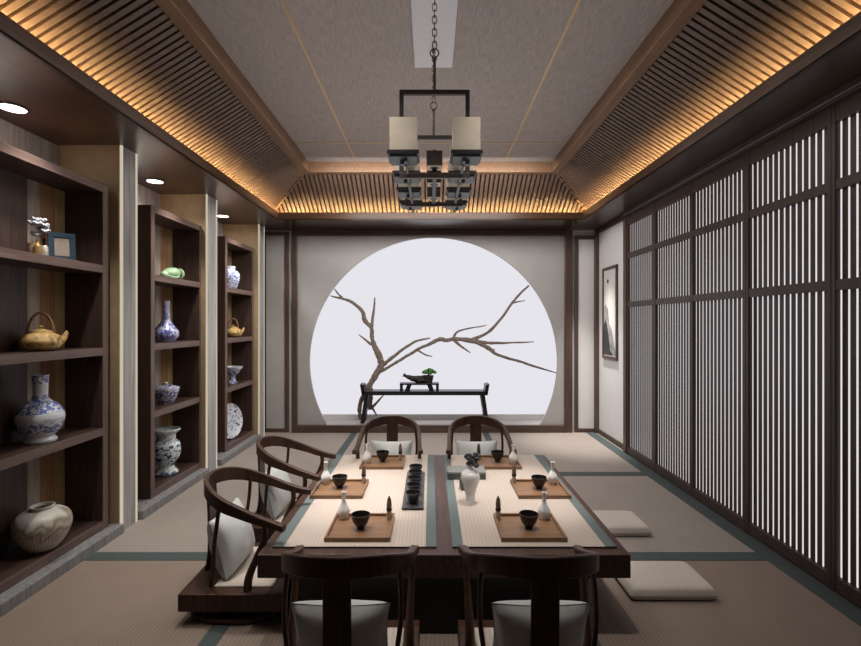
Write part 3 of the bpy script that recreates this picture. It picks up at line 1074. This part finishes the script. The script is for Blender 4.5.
# cup row
ct = thing('cup_tray', 'narrow dark slatted tray under the row of black cups', 'tray', (-0.098, D(4.005), MZ))
sl = MB()
L_ = D(0.44)
for k in range(5):
    sl.box(-0.06 + k * 0.0245, -0.06 + k * 0.0245 + 0.021, -L_, L_, 0.008, 0.014)
obj('slat_deck', sl, 'slate', ct)
for yy in (-L_ + 0.02, 0, L_ - 0.02):
    obj('crossbar', MB().box(-0.06, 0.06, yy - 0.008, yy + 0.008, 0, 0.008), 'black_wood', ct)
cup_p = thick(smooth_prof([(0.025, 0), (0.026, 0.008), (0.034, 0.03), (0.043, 0.052), (0.045, 0.062)]), 0.004)
cups = ['first black tea cup of the row, nearest the front chairs', 'second black tea cup from the front of the row',
        'third black tea cup, in the middle of the row', 'fourth black tea cup from the front of the row',
        'last black tea cup of the row, nearest the back chairs']
p0 = None
for lab, d in zip(cups, (3.665, 3.845, 4.02, 4.185, 4.345)):
    loc = (-0.098, D(d), MZ + 0.0142)
    if p0 is None:
        p0 = tag(obj('tea_cup', MB().lathe(cup_p, 30), 'cup', None, True, loc=loc), lab, 'cup', 'black tea cups in a row')
    else:
        dup(p0, loc, 0, lab)

# meiping vase with blossom, grey box, dark caddy
mv = smooth_prof([(0.032, 0), (0.028, 0.012), (0.029, 0.045), (0.042, 0.095), (0.054, 0.135), (0.050, 0.165), (0.030, 0.183), (0.016, 0.19), (0.016, 0.200), (0.020, 0.206)])
pot('white_vase', thick(mv, 0.004), 'white_glaze', (0.229, D(3.742), MZ), 'white broad-shouldered vase on the right runner before the grey box', 'vase')
bl = thing('blossom_sprig', 'smoky dark blossom sprig standing in the white vase', 'flower', (0.229, D(3.742), MZ + 0.10))
random.seed(11)
sm, pm2 = MB(), MB()
for k in range(6):
    a = k * 1.05
    hx_, hy_, hz_ = 0.012 + 0.022 * math.cos(a), 0.02 * math.sin(a), 0.142 + 0.02 * math.sin(a * 2 + 1)
    sm.tube([(0, 0, 0.1035), (0.002, 0, 0.115), (hx_, hy_, hz_)], 0.0016, 5)
    for q in range(6):
        b = q * math.pi / 3 + a
        pm2.ball((hx_ + 0.014 * math.cos(b), hy_ + 0.012 * math.sin(b), hz_ + 0.012 * math.sin(b + a)), 0.012, 8, (1, 0.5, 1), 0.3)
obj('stem', sm, 'bamboo_dark', bl, True)
obj('blossom', pm2, 'petal_dark', bl, True)
gb = thing('lacquer_box', 'flat grey green box lying behind the white vase', 'box', (0.238, D(4.36), MZ))
obj('box_body', MB().box(-0.125, 0.125, -0.07, 0.07, 0, 0.036), 'grey_box_side', gb, bevel=0.002)
obj('lid', MB().box(-0.127, 0.127, -0.072, 0.072, 0.036, 0.05), 'grey_box', gb, bevel=0.002)
dc = thing('tea_caddy', 'small dark square caddy half hidden behind the white vase', 'caddy', (0.215, D(4.03), MZ), R(10))
obj('body', MB().box(-0.03, 0.03, -0.03, 0.03, 0, 0.05), 'slate', dc, bevel=0.003)
obj('lid', MB().box(-0.031, 0.031, -0.031, 0.031, 0.05, 0.066), 'bamboo_dark', dc, bevel=0.003)

# ------------------------------------------------------------------ chairs
def make_chair(loc, rot, label):
    t = thing('floor_chair', label, 'chair', loc, rot, 'horseshoe-back floor chairs round the low table')
    # seat: mitred frame around an inset rush pad, on low feet over a hoop runner
    fr = MB()
    w, a, b, fw = 0.265, -0.24, 0.245, 0.062
    z0, z1 = 0.063, 0.143
    fr.box(-w, w, a, a + 0.14, z0, z1)
    fr.box(-w, w, b - fw, b, z0, z1)
    fr.box(-w, -w + fw, a + 0.14, b - fw, z0, z1)
    fr.box(w - fw, w, a + 0.14, b - fw, z0, z1)
    obj('seat_frame', fr, 'chair', t, bevel=0.003)
    obj('seat_pad', MB().box(-w + fw, w - fw, a + 0.14, b - fw, z0 + 0.03, z1 + 0.008), 'pad', t, bevel=0.006)
    half = [(0, -0.207, 0.592), (0.09, -0.189, 0.588), (0.165, -0.138, 0.571), (0.213, -0.065, 0.542), (0.229, 0.03, 0.508), (0.233, 0.12, 0.475), (0.237, 0.20, 0.452), (0.246, 0.25, 0.442)]
    hh = [0.073, 0.073, 0.070, 0.064, 0.052, 0.042, 0.034, 0.030]
    tt = [0.022, 0.022, 0.023, 0.025, 0.028, 0.031, 0.034, 0.036]
    full = [(-x, y, z) for x, y, z in reversed(half[1:])] + half
    fh = list(reversed(hh[1:])) + hh
    ft = list(reversed(tt[1:])) + tt
    obj('arm_hoop', MB().band(catmull(full, 5), lerp_list(fh, 5), lerp_list(ft, 5)), 'chair', t, True, bevel=0.005)
    obj('splat', MB().strip(catmull([(0, -0.206, 0.572), (0, -0.203, 0.53), (0, -0.199, 0.46), (0, -0.196, 0.34), (0, -0.198, 0.23), (0, -0.212, 0.14)], 4), (1, 0, 0), 0.094, 0.014), 'chair', t, True, bevel=0.003)
    for s in (-1, 1):
        obj('rear_post', MB().tube(catmull([(s * 0.195, -0.075, 0.545), (s * 0.205, -0.085, 0.44), (s * 0.204, -0.098, 0.34), (s * 0.192, -0.108, 0.24), (s * 0.196, -0.118, 0.14)], 4), 0.0095, 10), 'chair', t, True)
        obj('arm_post', MB().tube(catmull([(s * 0.234, 0.15, 0.462), (s * 0.235, 0.152, 0.39), (s * 0.230, 0.11, 0.29), (s * 0.227, 0.075, 0.20), (s * 0.228, 0.07, 0.135)], 4), lerp_list([0.014, 0.014, 0.016, 0.019, 0.020], 4), 10), 'chair', t, True)
    ring = []
    for i in range(40):
        an = 2 * math.pi * i / 40
        c_, s_ = math.cos(an), math.sin(an)
        ring.append((math.copysign(abs(c_) ** 0.7, c_) * 0.255, math.copysign(abs(s_) ** 0.7, s_) * 0.235, 0.014))
    obj('base_hoop', MB().tube(ring, 0.014, 8, closed=True), 'chair', t, True)
    for sx in (-1, 1):
        for sy in (-1, 1):
            obj('foot', MB().tube([(sx * 0.205, sy * 0.19, 0.012), (sx * 0.208, sy * 0.193, 0.068)], 0.018, 8), 'chair', t, True)
    return t


def make_pillow(loc, rot, label):
    t = thing('pillow', label, 'pillow', loc, rot, 'pale grey pillows on the floor chairs')
    n = 26
    mb = MB()
    A, AZ, T = 0.172, 0.148, 0.084
    for side in (1, -1):
        s = len(mb.v)
        for j in range(n + 1):
            for i in range(n + 1):
                u, v = -1 + 2 * i / n, -1 + 2 * j / n
                x = A * u * (1 - 0.09 * (1 - v * v))
                zz = AZ * v * (1 - 0.09 * (1 - u * u))
                th = T * max(0.0, (1 - u * u) * (1 - v * v)) ** 0.40
                th *= 1 + 0.10 * noise.noise(Vector((u * 1.7, v * 1.7, side * 3.0)))
                th *= 1 + 0.12 * (-v)
                mb.v.append((x, side * th, zz))
        for j in range(n):
            for i in range(n):
                q = (s + j * (n + 1) + i, s + j * (n + 1) + i + 1, s + (j + 1) * (n + 1) + i + 1, s + (j + 1) * (n + 1) + i)
                mb.face(q if side < 0 else tuple(reversed(q)))
    M = Matrix.Translation((0, -0.100, 0.152 + 0.146)) @ Matrix.Rotation(R(17), 4, 'X')
    mb.xf(M)
    obj('cover', mb, 'pillow', t, True)
    ed = []
    m_ = 12
    for i in range(m_):
        ed.append((-1 + 2 * i / m_, -1))
    for i in range(m_):
        ed.append((1, -1 + 2 * i / m_))
    for i in range(m_):
        ed.append((1 - 2 * i / m_, 1))
    for i in range(m_):
        ed.append((-1, 1 - 2 * i / m_))
    pp = [M @ Vector((A * u * (1 - 0.09 * (1 - v * v)), 0, AZ * v * (1 - 0.09 * (1 - u * u)))) for u, v in ed]
    obj('piping', MB().tube(pp, 0.0016, 6, closed=True), 'piping', t, True)
    return t


CH = [((-0.31, 1.79), 0.0, 'dark walnut floor chair at the near left side of the table, back to viewer', 'pillow in the near left chair seen behind its dark splat'),
      ((0.38, 1.79), 0.0, 'dark walnut floor chair at the near right side of the table, back to viewer', 'pillow in the near right chair seen behind its dark splat'),
      ((-0.93, 2.485), -90.0, 'dark walnut floor chair at the left table edge, nearer of the two', 'pillow in the nearer chair at the left table edge'),
      ((-0.93, 3.205), -90.0, 'dark walnut floor chair at the left table edge, farther of the two', 'pillow in the farther chair at the left table edge'),
      ((-0.318, 3.80), 180.0, 'dark walnut floor chair at the far table edge, left of the two facing the viewer', 'pillow in the far left chair facing the viewer'),
      ((0.377, 3.80), 180.0, 'dark walnut floor chair at the far table edge, right of the two facing the viewer', 'pillow in the far right chair facing the viewer')]
ch0 = pi0 = None
for (x, y), rot, lab, plab in CH:
    if ch0 is None:
        ch0 = make_chair((x, y, 0), R(rot), lab)
        pi0 = make_pillow((x, y, 0), R(rot), 'pale grey ' + plab)
    else:
        dup(ch0, (x, y, 0), R(rot), lab)
        dup(pi0, (x, y, 0), R(rot), 'pale grey ' + plab)

# floor cushions
def make_zabuton(loc, label):
    n = 28
    a, b, h = 0.2225, 0.156, 0.064
    mb = MB()
    for side in (1, -1):
        s = len(mb.v)
        for j in range(n + 1):
            for i in range(n + 1):
                u, v = -1 + 2 * i / n, -1 + 2 * j / n
                u = math.copysign(abs(u) ** 0.6, u)
                v = math.copysign(abs(v) ** 0.6, v)
                e = max(0.0, (1 - abs(u) ** 14) * (1 - abs(v) ** 10)) ** 0.42
                c = 1 - 0.018 * (u * u * v * v) ** 2
                zz = 0.026 + (0.036 * e if side > 0 else -0.026 * min(1, e * 1.3))
                if side > 0:
                    zz += 0.006 * (1 - u * u) * (1 - v * v)
                mb.v.append((a * u * c, b * v * c, zz))
        for j in range(n):
            for i in range(n):
                q = (s + j * (n + 1) + i, s + j * (n + 1) + i + 1, s + (j + 1) * (n + 1) + i + 1, s + (j + 1) * (n + 1) + i)
                mb.face(q if side > 0 else tuple(reversed(q)))
    o = obj('floor_cushion', mb, 'zabuton', None, True, loc=loc)
    return tag(o, label, 'cushion', 'square cushions on the tatami right of the table')


z0_ = make_zabuton((1.226, D(3.25) + 0.163, 0.0032), 'square beige floor cushion on the tatami, nearer of the two')
dup(z0_, (1.228, D(4.233) + 0.163, 0.0032), 0, 'square beige floor cushion on the tatami, farther of the two')

# ------------------------------------------------------------------ console table, bonsai, branch
CYc = 6.30
con = thing('console_table', 'low black console table with upturned ends before the glowing round panel', 'table', (-0.075, CYc, 0.095))
W2 = 0.81
top = MB().box(-W2, W2, -0.10, 0.10, 0.37, 0.422)
obj('table_top', top, 'black_lacquer', con, bevel=0.003)
for s in (-1, 1):
    e = MB()
    a, b = s * (W2 - 0.05), s * (W2 + 0.03)
    pts = [(s * (W2 - 0.035), -0.10, 0.40), (s * (W2 + 0.004), -0.10, 0.37), (s * (W2 + 0.004), 0.10, 0.37), (s * (W2 - 0.035), 0.10, 0.40),
           (s * (W2 - 0.022), -0.10, 0.505), (s * (W2 + 0.028), -0.10, 0.515), (s * (W2 + 0.028), 0.10, 0.515), (s * (W2 - 0.022), 0.10, 0.505)]
    obj('upturned_end', e.hexa(pts), 'black_lacquer', con, bevel=0.003)
    l = MB()
    for yy in (-0.085, 0.045):
        l.hexa([(s * (W2 - 0.028), yy, 0), (s * (W2 + 0.024), yy, 0), (s * (W2 + 0.024), yy + 0.04, 0), (s * (W2 - 0.028), yy + 0.04, 0),
                (s * (W2 - 0.085), yy, 0.372), (s * (W2 - 0.03), yy, 0.372), (s * (W2 - 0.03), yy + 0.04, 0.372), (s * (W2 - 0.085), yy + 0.04, 0.372)])
    l.hexa([(s * (W2 - 0.05), -0.05, 0.16), (s * (W2 - 0.03), -0.05, 0.16), (s * (W2 - 0.03), 0.05, 0.16), (s * (W2 - 0.05), 0.05, 0.16),
            (s * (W2 - 0.058), -0.05, 0.20), (s * (W2 - 0.035), -0.05, 0.20), (s * (W2 - 0.035), 0.05, 0.20), (s * (W2 - 0.058), 0.05, 0.20)])
    obj('leg_frame', l, 'black_lacquer', con, bevel=0.002)
ZT2 = 0.095 + 0.422
bst = thing('plant_stand', 'small black footed stand on the console table under the bonsai', 'stand', (-0.145, CYc, ZT2))
obj('stand_top', MB().box(-0.255, 0.255, -0.075, 0.075, 0.078, 0.10), 'black_lacquer', bst, bevel=0.003)
for s in (-1, 1):
    for yy in (-0.065, 0.04):
        m_ = MB().hexa([(s * 0.16 - 0.03, yy, 0), (s * 0.16 + 0.03, yy, 0), (s * 0.16 + 0.03, yy + 0.025, 0), (s * 0.16 - 0.03, yy + 0.025, 0),
                        (s * 0.13 - 0.03, yy, 0.08), (s * 0.13 + 0.03, yy, 0.08), (s * 0.13 + 0.03, yy + 0.025, 0.08), (s * 0.13 - 0.03, yy + 0.025, 0.08)])
        obj('leg', m_, 'black_lacquer', bst, bevel=0.002)
    obj('end_leg', MB().box(s * 0.235 - 0.018, s * 0.235 + 0.018, -0.065, 0.065, 0, 0.08), 'black_lacquer', bst, bevel=0.003)
bz = thing('bonsai', 'small bonsai with gnarled leaning trunk and round green crown', 'plant', (-0.145, CYc, ZT2 + 0.10))
rock = MB()
rock.tube(catmull([(0.16, 0, 0.03), (0.06, 0.01, 0.045), (-0.04, 0, 0.045), (-0.11, -0.01, 0.065), (-0.19, 0, 0.09), (-0.215, 0, 0.10)], 5),
          lerp_list([0.03, 0.05, 0.046, 0.03, 0.018, 0.022], 5), 12)
for i, v in enumerate(rock.v):
    p = Vector(v)
    k = noise.noise(p * 22) * 0.012
    rock.v[i] = (p.x + k, p.y + k, max(0.0, p.z + k))
rock.ball((0.04, 0, 0.03), 0.05, 12, (1.6, 1, 0.6), 0.3)
for i, v in enumerate(rock.v):
    if v[2] < 0:
        rock.v[i] = (v[0], v[1], 0.0)
obj('trunk', rock, 'bonsai_bark', bz, True)
potb = MB().lathe([(0, 0.0), (0.05, 0.0), (0.06, 0.03), (0.072, 0.095), (0.064, 0.095), (0, 0.085)], 20, (0.115, 0, 0))
obj('planter', potb, 'bonsai_bark', bz, True)
random.seed(5)
fo = MB()
for k in range(60):
    a = random.uniform(0, 6.28)
    r_ = 0.085 * math.sqrt(random.random())
    fo.ball((0.125 + r_ * math.cos(a), r_ * math.sin(a) * 0.7, 0.125 + 0.06 * (1 - (r_ / 0.095) ** 2) * random.uniform(0.2, 1.0)), random.uniform(0.014, 0.022), 7, (1, 1, 0.8), 0.4)
obj('foliage', fo, 'leaf', bz, True)
obj('stem', MB().tube([(0.115, 0, 0.07), (0.12, 0.004, 0.10), (0.125, 0, 0.15)], [0.014, 0.011, 0.008], 8), 'bonsai_bark', bz, True)

# branch relief fixed on the panel
YP = 6.474


def bp(p):
    px, py = 260 + p[0] / 2.392, 210 + p[1] / 2.392
    return ((px - 430.5) * YP / 480.0, YP, 1.4 - (py - 323) * YP / 480.0)


br = MB()
U = 1 / 2.392 * YP / 480.0


def limb(pts, wid, n=5):
    q = catmull([bp(p) for p in pts], n)
    w = lerp_list(wid, n)
    out = []
    for i, p in enumerate(q):
        k = Vector((noise.noise(p * 9), 0, noise.noise(p * 9 + Vector((5, 5, 5))))) * 0.006
        out.append(p + k)
    br.tube(out, [max(0.0035, x * U * 0.5 * (1 + 0.25 * noise.noise(Vector((i * 0.9, 3, x))))) for i, x in enumerate(w)], 8, flat=(1, 0.3, 1))


limb([(242, 505), (238, 480), (243, 455), (262, 420), (277, 395), (289, 370), (283, 345), (273, 325)], [8, 10, 11, 13, 15, 15, 16, 12])
limb([(264, 478), (263, 450), (266, 425)], [10, 13, 10])
limb([(264, 462), (272, 478), (280, 492)], [7, 5, 2])
limb([(266, 476), (282, 458), (296, 442)], [6, 5, 2])
limb([(273, 325), (268, 303), (266, 283), (250, 262), (246, 245), (235, 232), (215, 218), (195, 212), (168, 205)], [12, 10, 9, 11, 9, 8, 7, 6, 2])
limb([(200, 214), (187, 200), (178, 188)], [6, 4, 2])
limb([(266, 285), (270, 255), (275, 209)], [9, 7, 3])
limb([(275, 328), (255, 312), (236, 297)], [7, 5, 2])
limb([(284, 378), (310, 358), (340, 335), (370, 315), (407, 306)], [12, 9, 7, 6, 3])
limb([(286, 388), (320, 368), (350, 350), (385, 330), (410, 318), (430, 309), (445, 312), (470, 309), (500, 312), (522, 316)], [8, 7, 7, 7, 8, 10, 9, 10, 12, 13])
limb([(516, 315), (545, 318), (590, 318), (655, 315)], [12, 7, 5, 2])
limb([(508, 310), (545, 293), (580, 255), (605, 220), (625, 197), (643, 180)], [9, 7, 6, 6, 5, 4])
limb([(606, 222), (618, 219), (634, 217)], [5, 3, 2])
limb([(516, 315), (545, 330), (570, 347), (620, 362), (660, 375), (710, 390)], [11, 10, 7, 6, 5, 2])
limb([(538, 328), (552, 334), (562, 334)], [8, 6, 3])
limb([(463, 306), (470, 293), (490, 285), (542, 276)], [6, 5, 4, 2])
limb([(463, 310), (480, 325), (503, 342)], [8, 6, 2])
limb([(376, 335), (395, 346), (412, 351)], [5, 4, 2])
tag(obj('branch_relief', br, 'bark', None, True), 'dark bare branch spreading across the glowing round panel', 'wall decoration')

# ------------------------------------------------------------------ scroll painting on the right wall
sy0, sy1, sz0, sz1 = 5.47, 5.93, 0.97, 2.07
pt = thing('framed_painting', 'tall ink wash painting in a brown frame on the white wall', 'painting', (2.14, (sy0 + sy1) / 2, sz0))
hw, hh_ = (sy1 - sy0) / 2, sz1 - sz0
fb = 0.035
f = MB()
f.box(-0.022, -0.001, -hw, hw, 0, fb)
f.box(-0.022, -0.001, -hw, hw, hh_ - fb, hh_)
f.box(-0.022, -0.001, -hw, -hw + fb, fb, hh_ - fb)
f.box(-0.022, -0.001, hw - fb, hw, fb, hh_ - fb)
obj('frame_border', f, 'frame_wood', pt, bevel=0.002)
obj('paper', MB().box(-0.010, -0.001, -hw + fb, hw - fb, fb, hh_ - fb), 'scroll_paper', pt)


def ink(name, pts, mat, x):
    m = MB()
    for dx in (x, x + 0.001):
        for p in pts:
            m.v.append((dx, p[0], p[1]))
    k = len(pts)
    m.face(list(range(k)))
    m.face(list(range(2 * k - 1, k - 1, -1)))
    for i in range(k):
        j = (i + 1) % k
        m.face((i, k + i, k + j, j))
    obj(name, m, mat, pt)


ink('ink_wash', [(hw - 0.04, 0.05), (hw - 0.04, 0.62), (hw - 0.10, 0.66), (hw - 0.17, 0.60), (hw - 0.21, 0.42), (hw - 0.27, 0.38), (-hw + 0.10, 0.2), (-hw + 0.04, 0.05)], 'ink_grey', -0.0115)
ink('ink_mountain', [(hw - 0.04, 0.05), (hw - 0.04, 0.40), (hw - 0.09, 0.47), (hw - 0.15, 0.40), (hw - 0.20, 0.25), (hw - 0.24, 0.10), (-hw + 0.12, 0.05)], 'ink_black', -0.0128)
ink('ink_moon', [(hw - 0.17 + 0.026 * math.cos(i * math.pi / 10), hh_ - 0.17 + 0.026 * math.sin(i * math.pi / 10)) for i in range(20)], 'ink_black', -0.0128)

# ------------------------------------------------------------------ chandelier
cx = 0.02
cy = 2.66
ch = thing('chandelier', 'black iron chandelier with eight cream shades hanging over the table', 'chandelier', (cx, cy, 2.116))
zb = -2.116


def cb(name, x0, x1, y0, y1, z0, z1, mat, bev=0.002, par=None):
    return obj(name, MB().box(x0, x1, y0 - cy, y1 - cy, z0 + zb, z1 + zb), mat, par or ch, bevel=bev)


o_ = cb('canopy', -0.124, 0.124, 2.15, 3.17, 3.085, 3.10, 'canopy')
o_['label'] = 'white rectangular ceiling plate'
FY = (D(3.22), D(4.0))
FW = 0.163
for fy in FY:
    f = MB()
    t_ = 0.011
    a, b = fy - cy - t_, fy - cy + t_
    f.box(-FW - t_, FW + t_, a, b, 2.53 + zb, 2.552 + zb)
    f.box(-FW - t_, FW + t_, a, b, 2.116 + zb, 2.142 + zb)
    f.box(-FW - t_, -FW + t_, a, b, 2.142 + zb, 2.53 + zb)
    f.box(FW - t_, FW + t_, a, b, 2.142 + zb, 2.53 + zb)
    obj('hanging_frame', f, 'iron_brown', ch, bevel=0.002)
    rod = MB().box(-0.007, 0.007, fy - cy - 0.007, fy - cy + 0.007, 2.552 + zb, 2.705 + zb)
    rod.lathe([(0, 2.70 + zb), (0.010, 2.70 + zb), (0.014, 2.712 + zb), (0, 2.718 + zb)], 12, (0, fy - cy, 0))
    obj('rod', rod, 'chain', ch)
    ring = [(0.021 * math.cos(a), fy - cy, 2.737 + zb + 0.021 * math.sin(a)) for a in [2 * math.pi * i / 20 for i in range(20)]]
    obj('ring', MB().tube(ring, 0.0035, 8, closed=True), 'iron_brown', ch, True)
    cn = MB()
    zz, k = 2.757, 0
    while zz < 3.06:
        lk = []
        for i in range(16):
            a = 2 * math.pi * i / 16
            u, v = 0.0105 * math.cos(a), 0.0145 * math.sin(a) + (0.006 if math.sin(a) > 0 else -0.006)
            lk.append((u if k % 2 == 0 else 0, fy - cy + (0 if k % 2 == 0 else u), zz + 0.019 + v + zb))
        cn.tube(lk, 0.0033, 6, closed=True)
        zz += 0.0315
        k += 1
    cn.box(-0.01, 0.01, fy - cy - 0.01, fy - cy + 0.01, 3.06 + zb, 3.086 + zb)
    obj('chain', cn, 'chain', ch, True)
for s in (-1, 1):
    cb('side_beam', s * 0.132 - 0.007, s * 0.132 + 0.007, D(2.93), D(4.3), 2.128, 2.146, 'iron_blue')
cb('centre_beam', -0.010, 0.010, FY[0], FY[1], 2.128, 2.146, 'iron')
RY = [D(3.0), D(3.4), D(3.8), D(4.2)]
for ry in RY:
    for s in (-1, 1):
        x = s * 0.143
        pan = cb('shade_tray', x - 0.0715, x + 0.0715, ry - 0.0715, ry + 0.0715, 2.158, 2.176, 'iron')
        obj('stem', MB().box(x - 0.016, x + 0.016, ry - cy - 0.016, ry - cy + 0.016, 2.128 + zb, 2.158 + zb), 'iron_blue', pan, bevel=0.002)
        obj('lower_cup', MB().box(x - 0.062, x + 0.062, ry - cy - 0.062, ry - cy + 0.062, 2.146 + zb, 2.1582 + zb), 'iron_blue', pan, bevel=0.002)
        sh = MB()
        w = 0.061
        z0, z1, ww = 2.176 + zb, 2.325 + zb, 0.003
        sh.box(x - w, x + w, ry - cy - w, ry - cy - w + ww, z0, z1)
        sh.box(x - w, x + w, ry - cy + w - ww, ry - cy + w, z0, z1)
        sh.box(x - w, x - w + ww, ry - cy - w + ww, ry - cy + w - ww, z0, z1)
        sh.box(x + w - ww, x + w, ry - cy - w + ww, ry - cy + w - ww, z0, z1)
        obj('lamp_shade', sh, 'shade', ch)
for yy, zl in ((2.437, 2.19), (2.69, 2.178), (2.95, 2.166)):
    b_ = obj('spot_housing', MB().box(-0.04, 0.04, yy - cy - 0.04, yy - cy + 0.04, zl + zb, zl + 0.073 + zb), 'iron_brown', ch, bevel=0.002)
    obj('knob', MB().lathe([(0, zl + 0.088 + zb), (0.008, zl + 0.088 + zb), (0.008, zl + 0.073 + zb), (0, zl + 0.073 + zb)], 12, (0, yy - cy, 0)), 'iron', b_)
    obj('trim_plate', MB().box(-0.036, 0.036, yy - cy - 0.036, yy - cy + 0.036, zl - 0.004 + zb, zl + zb), 'shade', b_)
    obj('lens', MB().lathe([(0, zl - 0.007 + zb), (0.022, zl - 0.007 + zb), (0.024, zl - 0.004 + zb), (0, zl - 0.004 + zb)], 20, (0, yy - cy, 0)), 'slate', b_)
    obj('bracket', MB().box(-0.012, 0.012, yy - cy - 0.012, yy - cy + 0.012, 2.146 + zb, zl - 0.004 + zb), 'iron', b_)

# ------------------------------------------------------------------ lights
def spot(name, loc, target, energy, angle, blend, col=(1, 0.93, 0.84), size=0.05):
    l = bpy.data.lights.new(name, 'SPOT')
    l.energy = energy
    l.spot_size = R(angle)
    l.spot_blend = blend
    l.color = col
    l.shadow_soft_size = size
    o = bpy.data.objects.new(name, l)
    COL.objects.link(o)
    o.location = loc
    d = Vector(target) - Vector(loc)
    o.rotation_euler = d.to_track_quat('-Z', 'Y').to_euler()
    return o


def area(name, loc, rot, sx, sy, energy, col=(1, 1, 1)):
    l = bpy.data.lights.new(name, 'AREA')
    l.shape = 'RECTANGLE'
    l.size, l.size_y = sx, sy
    l.energy = energy
    l.color = col
    o = bpy.data.objects.new(name, l)
    COL.objects.link(o)
    o.location = loc
    o.rotation_euler = rot
    return o


for d in DL:
    spot('downlight_or_added_wash', (-2.29, D(d), ZS - 0.03), (-2.20, D(d), 0), 75, 130, 0.8, (1, 0.95, 0.88), 0.05)
    spot('downlight_or_added_wash', (-1.86, D(d) - 0.15, ZS - 0.03), (-2.22, D(d), 0.7), 52, 85, 0.9, (1, 0.95, 0.88), 0.05)  # unseen wash spot added to brighten the shelves, no fixture
LW = (1, 0.95, 0.895)
spot('table_spot_or_added_fill', (-0.45, D(4.05), 3.06), (-0.42, D(4.0), 0.37), 285, 27, 1.0, LW)
spot('table_spot_or_added_fill', (0.57, D(4.05), 3.06), (0.55, D(4.0), 0.37), 285, 27, 1.0, LW)
spot('corner_lamp', (1.82, 5.70, ZS - 0.03), (1.86, 5.72, 0), 320, 46, 1.0, LW)
for lx in (-0.42, 0.5):
    spot('table_spot_or_added_fill', (lx, 1.95, 3.0), (lx * 0.7, 2.75, 0.3), 66, 62, 1.0, LW, 0.05)  # unseen front fill added to brighten what stands on the table
spot('seat_lamp', (-1.08, 2.62, 2.80), (-1.04, 2.62, 0), 95, 62, 1.0, LW, 0.03)
area('room_fill', (0, 3.5, 3.06), (0, 0, 0), 2.0, 2.6, 25, (1, 0.95, 0.9))
area('back_fill', (0, 4.6, 2.86), (R(38), 0, 0), 2.2, 0.5, 48, (1, 0.95, 0.9))
area('ceiling_fill', (0, 2.9, 1.9), (R(180), 0, 0), 1.8, 3.2, 9.5, (1, 0.94, 0.9))  # unseen upward fill added to brighten the ceiling

w = bpy.data.worlds.new('World')
SC.world = w
w.use_nodes = True
w.node_tree.nodes['Background'].inputs[0].default_value = (0.02, 0.02, 0.022, 1)

# ------------------------------------------------------------------ camera
cam = bpy.data.cameras.new('camera')
cam.sensor_width = 36
cam.lens = 480.0 / 861.0 * 36
cam.clip_start = 0.02
co = bpy.data.objects.new('camera', cam)
COL.objects.link(co)
co.location = (0, 0, 1.4)
co.rotation_euler = (R(90), 0, 0)
SC.camera = co
SC.view_settings.view_transform = 'Standard'
SC.view_settings.look = 'None'
SC.view_settings.gamma = 1
SC.view_settings.exposure = 0
